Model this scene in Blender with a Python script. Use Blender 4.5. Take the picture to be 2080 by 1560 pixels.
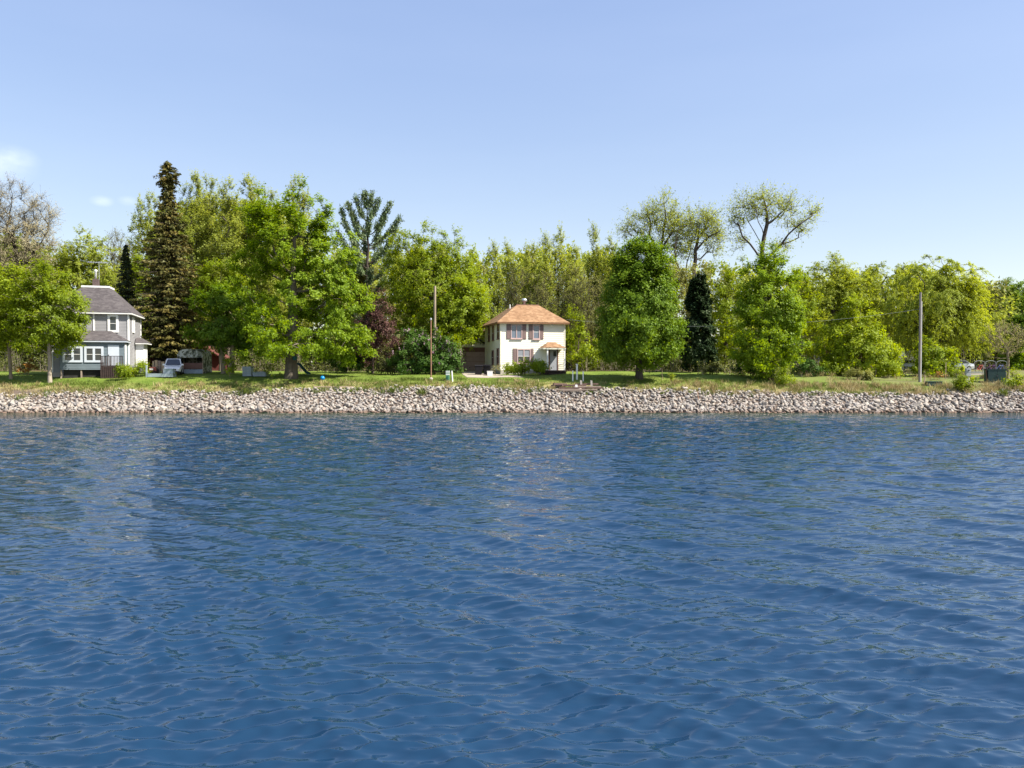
import bpy, math, random
import numpy as np
from mathutils import Vector

sc = bpy.context.scene
for o in list(bpy.data.objects):
    bpy.data.objects.remove(o)
COL = sc.collection
R = math.radians
CAMH = 4.2
FPX = 1542.0
PITCH = math.atan(32.0 / FPX)

# ---------------------------------------------------------------- camera, sky, sun, exposure
cam = bpy.data.cameras.new('camera')
camo = bpy.data.objects.new('camera', cam)
COL.objects.link(camo)
camo.location = (0, 0, CAMH)
camo.rotation_euler = (R(90) - PITCH, 0, 0)
cam.sensor_width = 36.0
cam.lens = 36.0 * FPX / 2080.0
cam.clip_start = 0.1
cam.clip_end = 6000
sc.camera = camo

SUN = Vector((0.63, -0.22, 0.745)).normalized()
world = bpy.data.worlds.new('World')
sc.world = world
world.use_nodes = True
wn = world.node_tree
wn.nodes.clear()
w_out = wn.nodes.new('ShaderNodeOutputWorld')
w_bg = wn.nodes.new('ShaderNodeBackground')
sky = wn.nodes.new('ShaderNodeTexSky')
sky.sky_type = 'NISHITA'
sky.sun_disc = False
sky.sun_elevation = math.asin(SUN.z)
sky.sun_rotation = math.atan2(SUN.x, SUN.y)
sky.altitude = 0
sky.air_density = 1.2
sky.dust_density = 0.8
sky.ozone_density = 1.5
w_bg.inputs['Strength'].default_value = 0.106
wl = wn.links


def wnode(t, **kw):
    n = wn.nodes.new(t)
    for k, v in kw.items():
        setattr(n, k, v)
    return n


# a few thin fair-weather clouds low on the left, part of the sky itself
tc = wnode('ShaderNodeTexCoord')
wnoise = wnode('ShaderNodeTexNoise')
wnoise.inputs['Scale'].default_value = 13.0
wnoise.inputs['Detail'].default_value = 6.0
wnoise.inputs['Roughness'].default_value = 0.6
wmap = wnode('ShaderNodeMapping')
wmap.inputs['Scale'].default_value = (1.0, 1.0, 1.6)
wl.new(tc.outputs['Generated'], wmap.inputs['Vector'])
wl.new(wmap.outputs['Vector'], wnoise.inputs['Vector'])


def pix_dir(px, py):
    a = (px - 1040) / FPX
    b = (780 - py) / FPX
    d = Vector((a, math.cos(PITCH) + b * math.sin(PITCH), -math.sin(PITCH) + b * math.cos(PITCH)))
    return d.normalized()


mask_prev = None
for (cx, cy, rad, amt) in ((18, 320, 0.036, 0.28), (-40, 328, 0.062, 0.34), (206, 408, 0.016, 0.34), (262, 408, 0.016, 0.18)):
    d = pix_dir(cx, cy)
    sub = wnode('ShaderNodeVectorMath', operation='SUBTRACT')
    sub.inputs[1].default_value = d
    wl.new(tc.outputs['Generated'], sub.inputs[0])
    scl = wnode('ShaderNodeVectorMath', operation='MULTIPLY')
    scl.inputs[1].default_value = (1.0, 1.0, 2.0)
    wl.new(sub.outputs[0], scl.inputs[0])
    ln = wnode('ShaderNodeVectorMath', operation='LENGTH')
    wl.new(scl.outputs[0], ln.inputs[0])
    mr = wnode('ShaderNodeMapRange')
    mr.interpolation_type = 'SMOOTHSTEP'
    mr.inputs['From Min'].default_value = 0.0
    mr.inputs['From Max'].default_value = rad
    mr.inputs['To Min'].default_value = amt
    mr.inputs['To Max'].default_value = 0.0
    wl.new(ln.outputs['Value'], mr.inputs['Value'])
    if mask_prev is None:
        mask_prev = mr.outputs[0]
    else:
        ad = wnode('ShaderNodeMath', operation='MAXIMUM')
        wl.new(mask_prev, ad.inputs[0])
        wl.new(mr.outputs[0], ad.inputs[1])
        mask_prev = ad.outputs[0]
nr = wnode('ShaderNodeMapRange')
nr.interpolation_type = 'SMOOTHSTEP'
nr.inputs['From Min'].default_value = 0.22
nr.inputs['From Max'].default_value = 0.85
wl.new(wnoise.outputs['Fac'], nr.inputs['Value'])
mm = wnode('ShaderNodeMath', operation='MULTIPLY')
wl.new(mask_prev, mm.inputs[0])
wl.new(nr.outputs[0], mm.inputs[1])
# very faint high veil of cirrus
cir = wnode('ShaderNodeTexNoise')
cir.inputs['Scale'].default_value = 2.2
cir.inputs['Detail'].default_value = 4.0
cmap = wnode('ShaderNodeMapping')
cmap.inputs['Scale'].default_value = (1.0, 1.0, 5.0)
wl.new(tc.outputs['Generated'], cmap.inputs['Vector'])
wl.new(cmap.outputs['Vector'], cir.inputs['Vector'])
cr = wnode('ShaderNodeMapRange')
cr.inputs['From Min'].default_value = 0.4
cr.inputs['From Max'].default_value = 0.8
cr.inputs['To Max'].default_value = 0.02
wl.new(cir.outputs['Fac'], cr.inputs['Value'])
mx0 = wnode('ShaderNodeMath', operation='MAXIMUM')
wl.new(mm.outputs[0], mx0.inputs[0])
wl.new(cr.outputs[0], mx0.inputs[1])
skyhs = wnode('ShaderNodeHueSaturation')
skyhs.inputs['Hue'].default_value = 0.521
skyhs.inputs['Saturation'].default_value = 1.62
skyhs.inputs['Value'].default_value = 1.98
skyg = wnode('ShaderNodeGamma')
skyg.inputs['Gamma'].default_value = 0.46
wl.new(sky.outputs[0], skyg.inputs['Color'])
wl.new(skyg.outputs[0], skyhs.inputs['Color'])
cmix = wnode('ShaderNodeMixRGB')
cmix.inputs['Color2'].default_value = (8.6, 8.7, 9.2, 1)
wl.new(mx0.outputs[0], cmix.inputs['Fac'])
wl.new(skyhs.outputs[0], cmix.inputs['Color1'])
wl.new(cmix.outputs[0], w_bg.inputs['Color'])
wl.new(w_bg.outputs[0], w_out.inputs['Surface'])

sl = bpy.data.lights.new('sun', 'SUN')
sl.energy = 5.0
sl.angle = R(0.53)
sl.color = (1.0, 0.95, 0.86)
so = bpy.data.objects.new('sun', sl)
COL.objects.link(so)
so.rotation_euler = SUN.to_track_quat('Z', 'Y').to_euler()
so.location = (60, -20, 80)

sc.view_settings.view_transform = 'Standard'
sc.view_settings.look = 'None'
sc.view_settings.gamma = 1.0
sc.view_settings.exposure = 1.15
sc.view_settings.use_curve_mapping = False
sc.render.engine = 'CYCLES'
sc.cycles.max_bounces = 8
sc.cycles.diffuse_bounces = 5
sc.cycles.glossy_bounces = 3
sc.cycles.transmission_bounces = 4
sc.cycles.use_denoising = True

# ---------------------------------------------------------------- helpers
rng = np.random.default_rng(7)


def P(px, py, Y):
    """point seen at a pixel of the 2080x1560 photograph, at distance Y"""
    d = pix_dir(px, py)
    t = Y / d.y
    return Vector((d.x * t, Y, CAMH + d.z * t))


def XA(px, Y):
    return P(px, 748, Y).x


def smooth(a, b, x):
    t = np.clip((x - a) / (b - a), 0, 1)
    return t * t * (3 - 2 * t)


def vnoise(x, y, seed=0):
    """cheap smooth 2-D noise, roughly -1..1"""
    r = np.random.default_rng(seed)
    s = 0
    for k in range(6):
        a = r.uniform(0, 6.283)
        f = r.uniform(0.5, 1.6)
        s = s + np.sin((np.cos(a) * x + np.sin(a) * y) * f + r.uniform(0, 6.283))
    return s / 6 * 1.8


PY_Y = np.array([40, 66, 70.5, 72.0, 76.4, 77.6, 79.8, 83.0, 88.0, 95.0, 105, 140, 3000])
PY_Z = np.array([-4, -3.0, -0.9, 0.0, 2.05, 2.45, 3.02, 3.38, 3.62, 3.85, 3.93, 4.0, 4.1])


def G(x, y):
    x = np.asarray(x, float)
    y = np.asarray(y, float)
    wob = 0.45 * vnoise(x * 0.12, x * 0.0, 3)
    right = smooth(18, 45, x)
    ys = y - wob * smooth(73, 76, y) * (1 - smooth(80, 86, y))
    z = np.interp(ys, PY_Y, PY_Z)
    z = z - 0.28 * right * smooth(75, 78, y) * (1 - smooth(91.5, 104, y))
    z = z + 0.07 * vnoise(x * 0.9, y * 0.9, 5) * smooth(75.5, 78, y) * (1 - smooth(100, 130, y))
    return z


def gz(x, y):
    return float(G(x, y))


def tag(o, label=None, cat=None, group=None, kind=None):
    if label:
        o['label'] = label
    if cat:
        o['category'] = cat
    if group:
        o['group'] = group
    if kind:
        o['kind'] = kind
    return o


def empty(name, loc, rz=0.0, label=None, cat=None, group=None):
    o = bpy.data.objects.new(name, None)
    o.empty_display_size = 0.3
    COL.objects.link(o)
    o.location = loc
    o.rotation_euler = (0, 0, rz)
    return tag(o, label, cat, group)


def link(name, me, parent=None):
    o = bpy.data.objects.new(name, me)
    COL.objects.link(o)
    if parent is not None:
        o.parent = parent
    return o


def np_mesh(name, verts, faces, mat, attr=None, smooth_=False):
    """faces: (M,k) array"""
    me = bpy.data.meshes.new(name)
    verts = np.ascontiguousarray(verts, dtype=np.float32)
    faces = np.ascontiguousarray(faces, dtype=np.int32)
    M, k = faces.shape
    me.vertices.add(len(verts))
    me.vertices.foreach_set('co', verts.ravel())
    me.loops.add(M * k)
    me.loops.foreach_set('vertex_index', faces.ravel())
    me.polygons.add(M)
    me.polygons.foreach_set('loop_start', np.arange(M, dtype=np.int32) * k)
    if smooth_:
        me.polygons.foreach_set('use_smooth', np.ones(M, dtype=bool))
    if attr is not None:
        a = me.attributes.new('tint', 'FLOAT', 'FACE')
        a.data.foreach_set('value', np.ascontiguousarray(attr, dtype=np.float32))
    me.update(calc_edges=True)
    if mat is not None:
        me.materials.append(mat)
    return me


class MB:
    """collects shapes for one mesh object"""

    def __init__(self):
        self.v = []
        self.f = []

    def quad(self, *pts):
        n = len(self.v)
        self.v += [tuple(p) for p in pts]
        self.f.append(tuple(range(n, n + len(pts))))
        return self

    def box(self, x0, x1, y0, y1, z0, z1):
        n = len(self.v)
        self.v += [(x0, y0, z0), (x1, y0, z0), (x1, y1, z0), (x0, y1, z0),
                   (x0, y0, z1), (x1, y0, z1), (x1, y1, z1), (x0, y1, z1)]
        for q in ((0, 3, 2, 1), (4, 5, 6, 7), (0, 1, 5, 4), (1, 2, 6, 5), (2, 3, 7, 6), (3, 0, 4, 7)):
            self.f.append(tuple(n + i for i in q))
        return self

    def hexa(self, b, t):
        """b,t: 4 points each (ccw from above)"""
        n = len(self.v)
        self.v += [tuple(p) for p in b] + [tuple(p) for p in t]
        for q in ((0, 3, 2, 1), (4, 5, 6, 7), (0, 1, 5, 4), (1, 2, 6, 5), (2, 3, 7, 6), (3, 0, 4, 7)):
            self.f.append(tuple(n + i for i in q))
        return self

    def beam(self, p0, p1, w, h):
        p0 = Vector(p0)
        p1 = Vector(p1)
        d = (p1 - p0).normalized()
        up = Vector((0, 0, 1)) if abs(d.z) < 0.9 else Vector((0, 1, 0))
        s = d.cross(up).normalized() * (w / 2)
        u = s.cross(d).normalized() * (h / 2)
        self.hexa([p0 - s - u, p0 + s - u, p1 + s - u, p1 - s - u], [p0 - s + u, p0 + s + u, p1 + s + u, p1 - s + u])
        return self

    def tube(self, pts, rad, n=8, cap=True):
        pts = [Vector(p) for p in pts]
        if not hasattr(rad, '__len__'):
            rad = [rad] * len(pts)
        base = len(self.v)
        ref = None
        for i, p in enumerate(pts):
            a = pts[max(0, i - 1)]
            b = pts[min(len(pts) - 1, i + 1)]
            d = (b - a).normalized()
            if ref is None:
                ref = d.orthogonal().normalized()
            ref = (ref - d * ref.dot(d)).normalized()
            q = d.cross(ref)
            for k in range(n):
                an = 2 * math.pi * k / n
                self.v.append(tuple(p + (ref * math.cos(an) + q * math.sin(an)) * rad[i]))
        for i in range(len(pts) - 1):
            for k in range(n):
                k2 = (k + 1) % n
                self.f.append((base + i * n + k, base + i * n + k2, base + (i + 1) * n + k2, base + (i + 1) * n + k))
        if cap:
            self.f.append(tuple(base + k for k in reversed(range(n))))
            self.f.append(tuple(base + (len(pts) - 1) * n + k for k in range(n)))
        return self

    def prism(self, prof, axis, a0, a1):
        """extrude a closed 2-D profile along an axis ('x': profile=(y,z), 'y': profile=(x,z))"""
        n = len(prof)
        base = len(self.v)
        for a in (a0, a1):
            for (u, w) in prof:
                self.v.append((a, u, w) if axis == 'x' else (u, a, w))
        for k in range(n):
            k2 = (k + 1) % n
            self.f.append((base + k, base + k2, base + n + k2, base + n + k))
        self.f.append(tuple(base + k for k in reversed(range(n))))
        self.f.append(tuple(base + n + k for k in range(n)))
        return self

    def lathe(self, prof, n=12, c=(0, 0, 0), axis='z'):
        base = len(self.v)
        for (r, h) in prof:
            for k in range(n):
                an = 2 * math.pi * k / n
                if axis == 'z':
                    self.v.append((c[0] + r * math.cos(an), c[1] + r * math.sin(an), c[2] + h))
                else:
                    self.v.append((c[0] + h, c[1] + r * math.cos(an), c[2] + r * math.sin(an)))
        for i in range(len(prof) - 1):
            for k in range(n):
                k2 = (k + 1) % n
                self.f.append((base + i * n + k, base + i * n + k2, base + (i + 1) * n + k2, base + (i + 1) * n + k))
        self.f.append(tuple(base + k for k in reversed(range(n))))
        self.f.append(tuple(base + (len(prof) - 1) * n + k for k in range(n)))
        return self

    def build(self, name, mat, parent=None, smooth_=False):
        me = bpy.data.meshes.new(name)
        me.from_pydata(self.v, [], self.f)
        me.update()
        import bmesh
        bm = bmesh.new()
        bm.from_mesh(me)
        bmesh.ops.recalc_face_normals(bm, faces=bm.faces)
        bm.to_mesh(me)
        bm.free()
        if smooth_:
            me.polygons.foreach_set('use_smooth', np.ones(len(me.polygons), dtype=bool))
        me.materials.append(mat)
        return link(name, me, parent)


# ---------------------------------------------------------------- materials
MATS = {}


def nodes_of(name):
    m = bpy.data.materials.new(name)
    m.use_nodes = True
    nt = m.node_tree
    b = nt.nodes['Principled BSDF']
    return m, nt, b


def N(nt, t, **kw):
    n = nt.nodes.new(t)
    for k, v in kw.items():
        if k in ('operation', 'blend_type', 'interpolation_type', 'data_type', 'attribute_name', 'bands_direction', 'wave_type', 'noise_dimensions', 'feature'):
            setattr(n, k, v)
        else:
            n.inputs[k].default_value = v
    return n


def ramp(nt, fac, stops):
    r = nt.nodes.new('ShaderNodeValToRGB')
    el = r.color_ramp.elements
    while len(el) < len(stops):
        el.new(0.5)
    for e, (p, c) in zip(el, stops):
        e.position = p
        e.color = (c[0], c[1], c[2], 1)
    nt.links.new(fac, r.inputs['Fac'])
    return r.outputs['Color']


def rough_mat(name, c1, c2, scale=3.0, rough=0.7, bump=0.0, stretch=(1, 1, 1), spec=0.3, detail=5.0, metal=0.0, c3=None, scale2=0.35):
    """a weathered surface: fine grain between c1 and c2, patches of c3"""
    if name in MATS:
        return MATS[name]
    m, nt, b = nodes_of(name)
    L = nt.links
    t = nt.nodes.new('ShaderNodeTexCoord')
    mp = nt.nodes.new('ShaderNodeMapping')
    mp.inputs['Scale'].default_value = stretch
    L.new(t.outputs['Object'], mp.inputs['Vector'])
    n1 = N(nt, 'ShaderNodeTexNoise', Scale=scale, Detail=detail, Roughness=0.65)
    L.new(mp.outputs[0], n1.inputs['Vector'])
    col = ramp(nt, n1.outputs['Fac'], [(0.3, c1), (0.7, c2)])
    if c3 is not None:
        n2 = N(nt, 'ShaderNodeTexNoise', Scale=scale2, Detail=4.0)
        L.new(t.outputs['Object'], n2.inputs['Vector'])
        mr = N(nt, 'ShaderNodeMapRange')
        mr.inputs['From Min'].default_value = 0.5
        mr.inputs['From Max'].default_value = 0.72
        L.new(n2.outputs['Fac'], mr.inputs['Value'])
        mx = nt.nodes.new('ShaderNodeMixRGB')
        mx.inputs['Color2'].default_value = (*c3, 1)
        L.new(mr.outputs[0], mx.inputs['Fac'])
        L.new(col, mx.inputs['Color1'])
        col = mx.outputs[0]
    L.new(col, b.inputs['Base Color'])
    b.inputs['Roughness'].default_value = rough
    b.inputs['Specular IOR Level'].default_value = spec
    b.inputs['Metallic'].default_value = metal
    if bump:
        bp = nt.nodes.new('ShaderNodeBump')
        bp.inputs['Strength'].default_value = bump
        bp.inputs['Distance'].default_value = 0.02
        L.new(n1.outputs['Fac'], bp.inputs['Height'])
        L.new(bp.outputs[0], b.inputs['Normal'])
    MATS[name] = m
    return m


def leaf_mat(name, stops, trans=0.32):
    """thin leaves: diffuse plus light through the blade; tint varies leaf by leaf"""
    if name in MATS:
        return MATS[name]
    m = bpy.data.materials.new(name)
    m.use_nodes = True
    nt = m.node_tree
    nt.nodes.clear()
    L = nt.links
    out = nt.nodes.new('ShaderNodeOutputMaterial')
    at = N(nt, 'ShaderNodeAttribute', attribute_name='tint')
    oi = nt.nodes.new('ShaderNodeObjectInfo')
    ma = N(nt, 'ShaderNodeMath', operation='MULTIPLY_ADD')
    ma.inputs[1].default_value = 0.14
    L.new(oi.outputs['Random'], ma.inputs[0])
    L.new(at.outputs['Fac'], ma.inputs[2])
    col = ramp(nt, ma.outputs[0], stops)
    d = nt.nodes.new('ShaderNodeBsdfDiffuse')
    tr = nt.nodes.new('ShaderNodeBsdfTranslucent')
    hs = N(nt, 'ShaderNodeHueSaturation', Hue=0.485, Saturation=1.1, Value=1.15)
    L.new(col, hs.inputs['Color'])
    L.new(col, d.inputs['Color'])
    L.new(hs.outputs[0], tr.inputs['Color'])
    mx = nt.nodes.new('ShaderNodeMixShader')
    mx.inputs[0].default_value = trans
    L.new(d.outputs[0], mx.inputs[1])
    L.new(tr.outputs[0], mx.inputs[2])
    g = nt.nodes.new('ShaderNodeBsdfGlossy')
    g.inputs['Roughness'].default_value = 0.5
    g.inputs['Color'].default_value = (0.8, 0.85, 0.7, 1)
    mx2 = nt.nodes.new('ShaderNodeMixShader')
    mx2.inputs[0].default_value = 0.015
    L.new(mx.outputs[0], mx2.inputs[1])
    L.new(g.outputs[0], mx2.inputs[2])
    L.new(mx2.outputs[0], out.inputs['Surface'])
    MATS[name] = m
    return m


def st3(a, b, c):
    return [(0.05, a), (0.5, b), (1.0, c)]


LEAF = {
    'maple': leaf_mat('maple_leaves', st3((0.135, 0.21, 0.014), (0.215, 0.32, 0.018), (0.32, 0.42, 0.030)), 0.56),
    'deep': leaf_mat('deep_green_leaves', st3((0.085, 0.150, 0.012), (0.150, 0.245, 0.016), (0.26, 0.355, 0.027)), 0.50),
    'lime': leaf_mat('lime_leaves', st3((0.145, 0.205, 0.011), (0.235, 0.315, 0.015), (0.34, 0.41, 0.024)), 0.58),
    'yellow': leaf_mat('yellow_green_leaves', st3((0.18, 0.25, 0.012), (0.28, 0.36, 0.018), (0.39, 0.45, 0.03)), 0.58),
    'bud': leaf_mat('budding_leaves', st3((0.235, 0.28, 0.042), (0.335, 0.39, 0.062), (0.44, 0.48, 0.11)), 0.58),
    'olive': leaf_mat('olive_buds', st3((0.175, 0.180, 0.052), (0.25, 0.26, 0.072), (0.34, 0.345, 0.11)), 0.58),
    'willow': leaf_mat('willow_leaves', st3((0.205, 0.255, 0.028), (0.30, 0.36, 0.040), (0.40, 0.44, 0.065)), 0.58),
    'tan': leaf_mat('tan_twig_buds', st3((0.24, 0.20, 0.12), (0.33, 0.285, 0.165), (0.41, 0.375, 0.21)), 0.25),
    'spruce': leaf_mat('spruce_needles', st3((0.035, 0.050, 0.016), (0.095, 0.090, 0.024), (0.22, 0.165, 0.045)), 0.15),
    'darkspruce': leaf_mat('dark_spruce_needles', st3((0.018, 0.034, 0.014), (0.04, 0.055, 0.02), (0.08, 0.085, 0.03)), 0.08),
    'pine': leaf_mat('pine_needles', st3((0.075, 0.12, 0.055), (0.135, 0.19, 0.085), (0.22, 0.25, 0.13)), 0.2),
    'arbor': leaf_mat('arborvitae_sprays', st3((0.010, 0.024, 0.010), (0.022, 0.042, 0.014), (0.05, 0.07, 0.022)), 0.08),
    'purple': leaf_mat('purple_leaves', st3((0.05, 0.022, 0.022), (0.10, 0.045, 0.04), (0.18, 0.10, 0.08)), 0.25),
    'lilac': leaf_mat('lilac_leaves', st3((0.030, 0.075, 0.012), (0.060, 0.125, 0.018), (0.12, 0.19, 0.036)), 0.3),
    'flower': leaf_mat('lilac_flowers', st3((0.33, 0.17, 0.25), (0.46, 0.30, 0.36), (0.60, 0.46, 0.48)), 0.3),
    'orange': leaf_mat('orange_stems', st3((0.35, 0.15, 0.03), (0.45, 0.22, 0.04), (0.5, 0.3, 0.06)), 0.25),
    'brush': leaf_mat('brush_leaves', st3((0.045, 0.05, 0.018), (0.085, 0.095, 0.025), (0.16, 0.18, 0.035)), 0.28),
    'grass': leaf_mat('green_grass', st3((0.06, 0.10, 0.016), (0.12, 0.165, 0.028), (0.22, 0.24, 0.06)), 0.3),
    'drygrass': leaf_mat('dry_grass', st3((0.22, 0.17, 0.07), (0.37, 0.30, 0.14), (0.55, 0.47, 0.27)), 0.25),
}
BARK = {
    'grey': rough_mat('grey_bark', (0.075, 0.06, 0.045), (0.17, 0.14, 0.105), 5, 0.9, 0.5, (1, 1, 0.25)),
    'dark': rough_mat('dark_bark', (0.035, 0.027, 0.022), (0.095, 0.075, 0.058), 5, 0.9, 0.5, (1, 1, 0.25)),
    'tan': rough_mat('tan_bark', (0.17, 0.13, 0.08), (0.33, 0.26, 0.17), 5, 0.9, 0.5, (1, 1, 0.25)),
    'pale': rough_mat('pale_bark', (0.20, 0.16, 0.12), (0.40, 0.34, 0.27), 5, 0.9, 0.4, (1, 1, 0.25)),
    'dead': rough_mat('dead_wood', (0.20, 0.16, 0.12), (0.38, 0.32, 0.25), 6, 0.9, 0.3, (1, 1, 0.3)),
}


def siding_mat(name, c1, c2, dirt):
    return rough_mat(name, c1, c2, 1.6, 0.55, 0.05, (0.6, 0.6, 3.0), 0.35, 4.0, 0, dirt, 0.5)


MAT = dict(
    yellow=siding_mat('cream_siding', (0.82, 0.78, 0.625), (0.88, 0.845, 0.70), (0.78, 0.73, 0.58)),
    cream_trim=rough_mat('cream_trim', (0.74, 0.70, 0.55), (0.80, 0.77, 0.62), 3, 0.5),
    grey_siding=siding_mat('grey_siding', (0.27, 0.265, 0.27), (0.32, 0.312, 0.315), (0.25, 0.245, 0.25)),
    porch_grey=siding_mat('slate_blue_siding', (0.13, 0.165, 0.185), (0.165, 0.20, 0.22), (0.12, 0.145, 0.16)),
    white=rough_mat('white_paint', (0.74, 0.73, 0.70), (0.82, 0.81, 0.78), 3, 0.5, 0, c3=(0.66, 0.64, 0.60), scale2=1.0),
    shingle_brown=None, shingle_grey=None,
    shutter=rough_mat('mauve_shutter', (0.17, 0.115, 0.105), (0.225, 0.155, 0.14), 4, 0.6),
    casing=rough_mat('mauve_casing', (0.44, 0.31, 0.29), (0.52, 0.38, 0.35), 4, 0.6),
    fascia=rough_mat('brown_fascia', (0.22, 0.11, 0.055), (0.30, 0.16, 0.085), 4, 0.6),
    door_blue=rough_mat('pale_door', (0.48, 0.52, 0.57), (0.55, 0.59, 0.64), 2, 0.4),
    door_grey=rough_mat('grey_door', (0.28, 0.29, 0.31), (0.34, 0.35, 0.37), 2, 0.4),  # door colour darkened to carry the shadow of the porch roof
    deck=rough_mat('brown_deck_boards', (0.030, 0.020, 0.018), (0.06, 0.036, 0.031), 4, 0.7, 0.2),
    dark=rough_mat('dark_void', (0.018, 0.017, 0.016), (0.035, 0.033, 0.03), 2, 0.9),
    brick=rough_mat('dark_red_brick', (0.055, 0.040, 0.038), (0.11, 0.075, 0.068), 9, 0.85, 0.4),
    metal=rough_mat('galvanised_metal', (0.45, 0.46, 0.47), (0.6, 0.61, 0.62), 4, 0.35, 0, spec=0.5, metal=0.7),
    steel_dark=rough_mat('dark_steel', (0.05, 0.05, 0.05), (0.10, 0.10, 0.10), 4, 0.5),
    red_barn=rough_mat('barn_red_boards', (0.085, 0.022, 0.018), (0.13, 0.036, 0.028), 4, 0.8, 0.3, (3, 3, 0.3)),
    red_roof=rough_mat('dull_red_roof', (0.10, 0.032, 0.028), (0.15, 0.05, 0.042), 4, 0.7),
    brown_garage=rough_mat('brown_garage_door', (0.36, 0.245, 0.205), (0.43, 0.30, 0.25), 3, 0.6),
    brown_dark=rough_mat('brown_boards', (0.14, 0.07, 0.05), (0.21, 0.11, 0.08), 3, 0.7),
    pole=rough_mat('weathered_pole', (0.20, 0.15, 0.10), (0.36, 0.29, 0.21), 6, 0.85, 0.3, (1, 1, 0.1)),
    pole_grey=rough_mat('grey_weathered_pole', (0.20, 0.17, 0.15), (0.32, 0.28, 0.25), 6, 0.85, 0.3, (1, 1, 0.1)),
    rust=rough_mat('rusty_pipe', (0.20, 0.10, 0.06), (0.32, 0.18, 0.11), 8, 0.75),
    wood=rough_mat('weathered_planks', (0.20, 0.15, 0.12), (0.36, 0.29, 0.23), 4, 0.85, 0.3, (0.4, 4, 4)),
    wood_dark=rough_mat('dark_timber', (0.09, 0.055, 0.045), (0.19, 0.12, 0.10), 4, 0.85, 0.3, (0.4, 4, 4)),
    wood_tan=rough_mat('tan_timber', (0.36, 0.27, 0.17), (0.50, 0.39, 0.26), 4, 0.8, 0.2, (2, 2, 0.4)),
    dock=rough_mat('blue_grey_dock', (0.25, 0.30, 0.34), (0.36, 0.41, 0.45), 3, 0.6),
    concrete=rough_mat('concrete', (0.36, 0.32, 0.28), (0.48, 0.43, 0.38), 3, 0.85, 0.2, c3=(0.30, 0.26, 0.23)),
    gravel=rough_mat('gravel', (0.27, 0.225, 0.175), (0.39, 0.335, 0.265), 9, 0.95, 0.4),
    bin_black=rough_mat('black_plastic', (0.008, 0.007, 0.009), (0.015, 0.013, 0.016), 3, 0.5, spec=0.2),
    green_box=rough_mat('dark_green_cabinet', (0.030, 0.058, 0.055), (0.042, 0.075, 0.07), 2, 0.45),
    meter_grey=rough_mat('grey_meter_box', (0.26, 0.28, 0.28), (0.34, 0.36, 0.36), 2, 0.45),
    green_marker=rough_mat('marker_green', (0.07, 0.20, 0.12), (0.10, 0.26, 0.16), 3, 0.5),
    blue_ball=rough_mat('blue_vinyl', (0.0, 0.17, 0.46), (0.0, 0.21, 0.54), 2, 0.3, spec=0.5),
    teal=rough_mat('dark_teal_plastic', (0.006, 0.05, 0.06), (0.01, 0.075, 0.085), 2, 0.4),
    car_white=rough_mat('white_car_paint', (0.76, 0.76, 0.76), (0.80, 0.80, 0.80), 2, 0.2, spec=0.6),
    car_silver=rough_mat('silver_car_paint', (0.50, 0.52, 0.54), (0.56, 0.58, 0.60), 2, 0.25, spec=0.6, metal=0.3),
    rubber=rough_mat('tyre_rubber', (0.018, 0.018, 0.018), (0.03, 0.03, 0.03), 5, 0.85),
    rim=rough_mat('wheel_rim', (0.40, 0.40, 0.42), (0.5, 0.5, 0.52), 3, 0.3, metal=0.7),
    lamp=rough_mat('headlight_lens', (0.55, 0.57, 0.60), (0.7, 0.72, 0.75), 5, 0.15, spec=0.7),
    grille=rough_mat('black_grille', (0.02, 0.02, 0.02), (0.05, 0.05, 0.05), 6, 0.4),
    purple_paint=rough_mat('purple_bike_paint', (0.16, 0.06, 0.20), (0.22, 0.09, 0.27), 2, 0.3),
    red_paint=rough_mat('red_bike_paint', (0.40, 0.06, 0.05), (0.5, 0.09, 0.07), 2, 0.3),
    blue_paint=rough_mat('blue_bike_paint', (0.08, 0.11, 0.30), (0.11, 0.15, 0.38), 2, 0.3),
    orange_cloth=rough_mat('orange_plastic', (0.45, 0.14, 0.05), (0.55, 0.20, 0.08), 3, 0.6),
    soil=None, lawn=None,
)


def shingle_mat(name, c1, c2, c3):
    m, nt, b = nodes_of(name)
    L = nt.links
    t = nt.nodes.new('ShaderNodeTexCoord')
    mp = nt.nodes.new('ShaderNodeMapping')
    mp.inputs['Scale'].default_value = (3.0, 3.0, 9.0)
    L.new(t.outputs['Object'], mp.inputs['Vector'])
    v = nt.nodes.new('ShaderNodeTexVoronoi')
    v.inputs['Scale'].default_value = 1.0
    L.new(mp.outputs[0], v.inputs['Vector'])
    n = N(nt, 'ShaderNodeTexNoise', Scale=0.9, Detail=6.0, Roughness=0.7)
    L.new(t.outputs['Object'], n.inputs['Vector'])
    sep = nt.nodes.new('ShaderNodeSeparateColor')
    L.new(v.outputs['Color'], sep.inputs[0])
    a = N(nt, 'ShaderNodeMath', operation='MULTIPLY_ADD')
    a.inputs[1].default_value = 0.45
    L.new(sep.outputs[0], a.inputs[0])
    h = N(nt, 'ShaderNodeMath', operation='MULTIPLY')
    h.inputs[1].default_value = 0.62
    L.new(n.outputs['Fac'], h.inputs[0])
    L.new(h.outputs[0], a.inputs[2])
    L.new(ramp(nt, a.outputs[0], [(0.2, c1), (0.5, c2), (0.85, c3)]), b.inputs['Base Color'])
    b.inputs['Roughness'].default_value = 0.9
    b.inputs['Specular IOR Level'].default_value = 0.2
    bp = nt.nodes.new('ShaderNodeBump')
    bp.inputs['Strength'].default_value = 0.4
    bp.inputs['Distance'].default_value = 0.02
    L.new(sep.outputs[0], bp.inputs['Height'])
    L.new(bp.outputs[0], b.inputs['Normal'])
    return m


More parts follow.
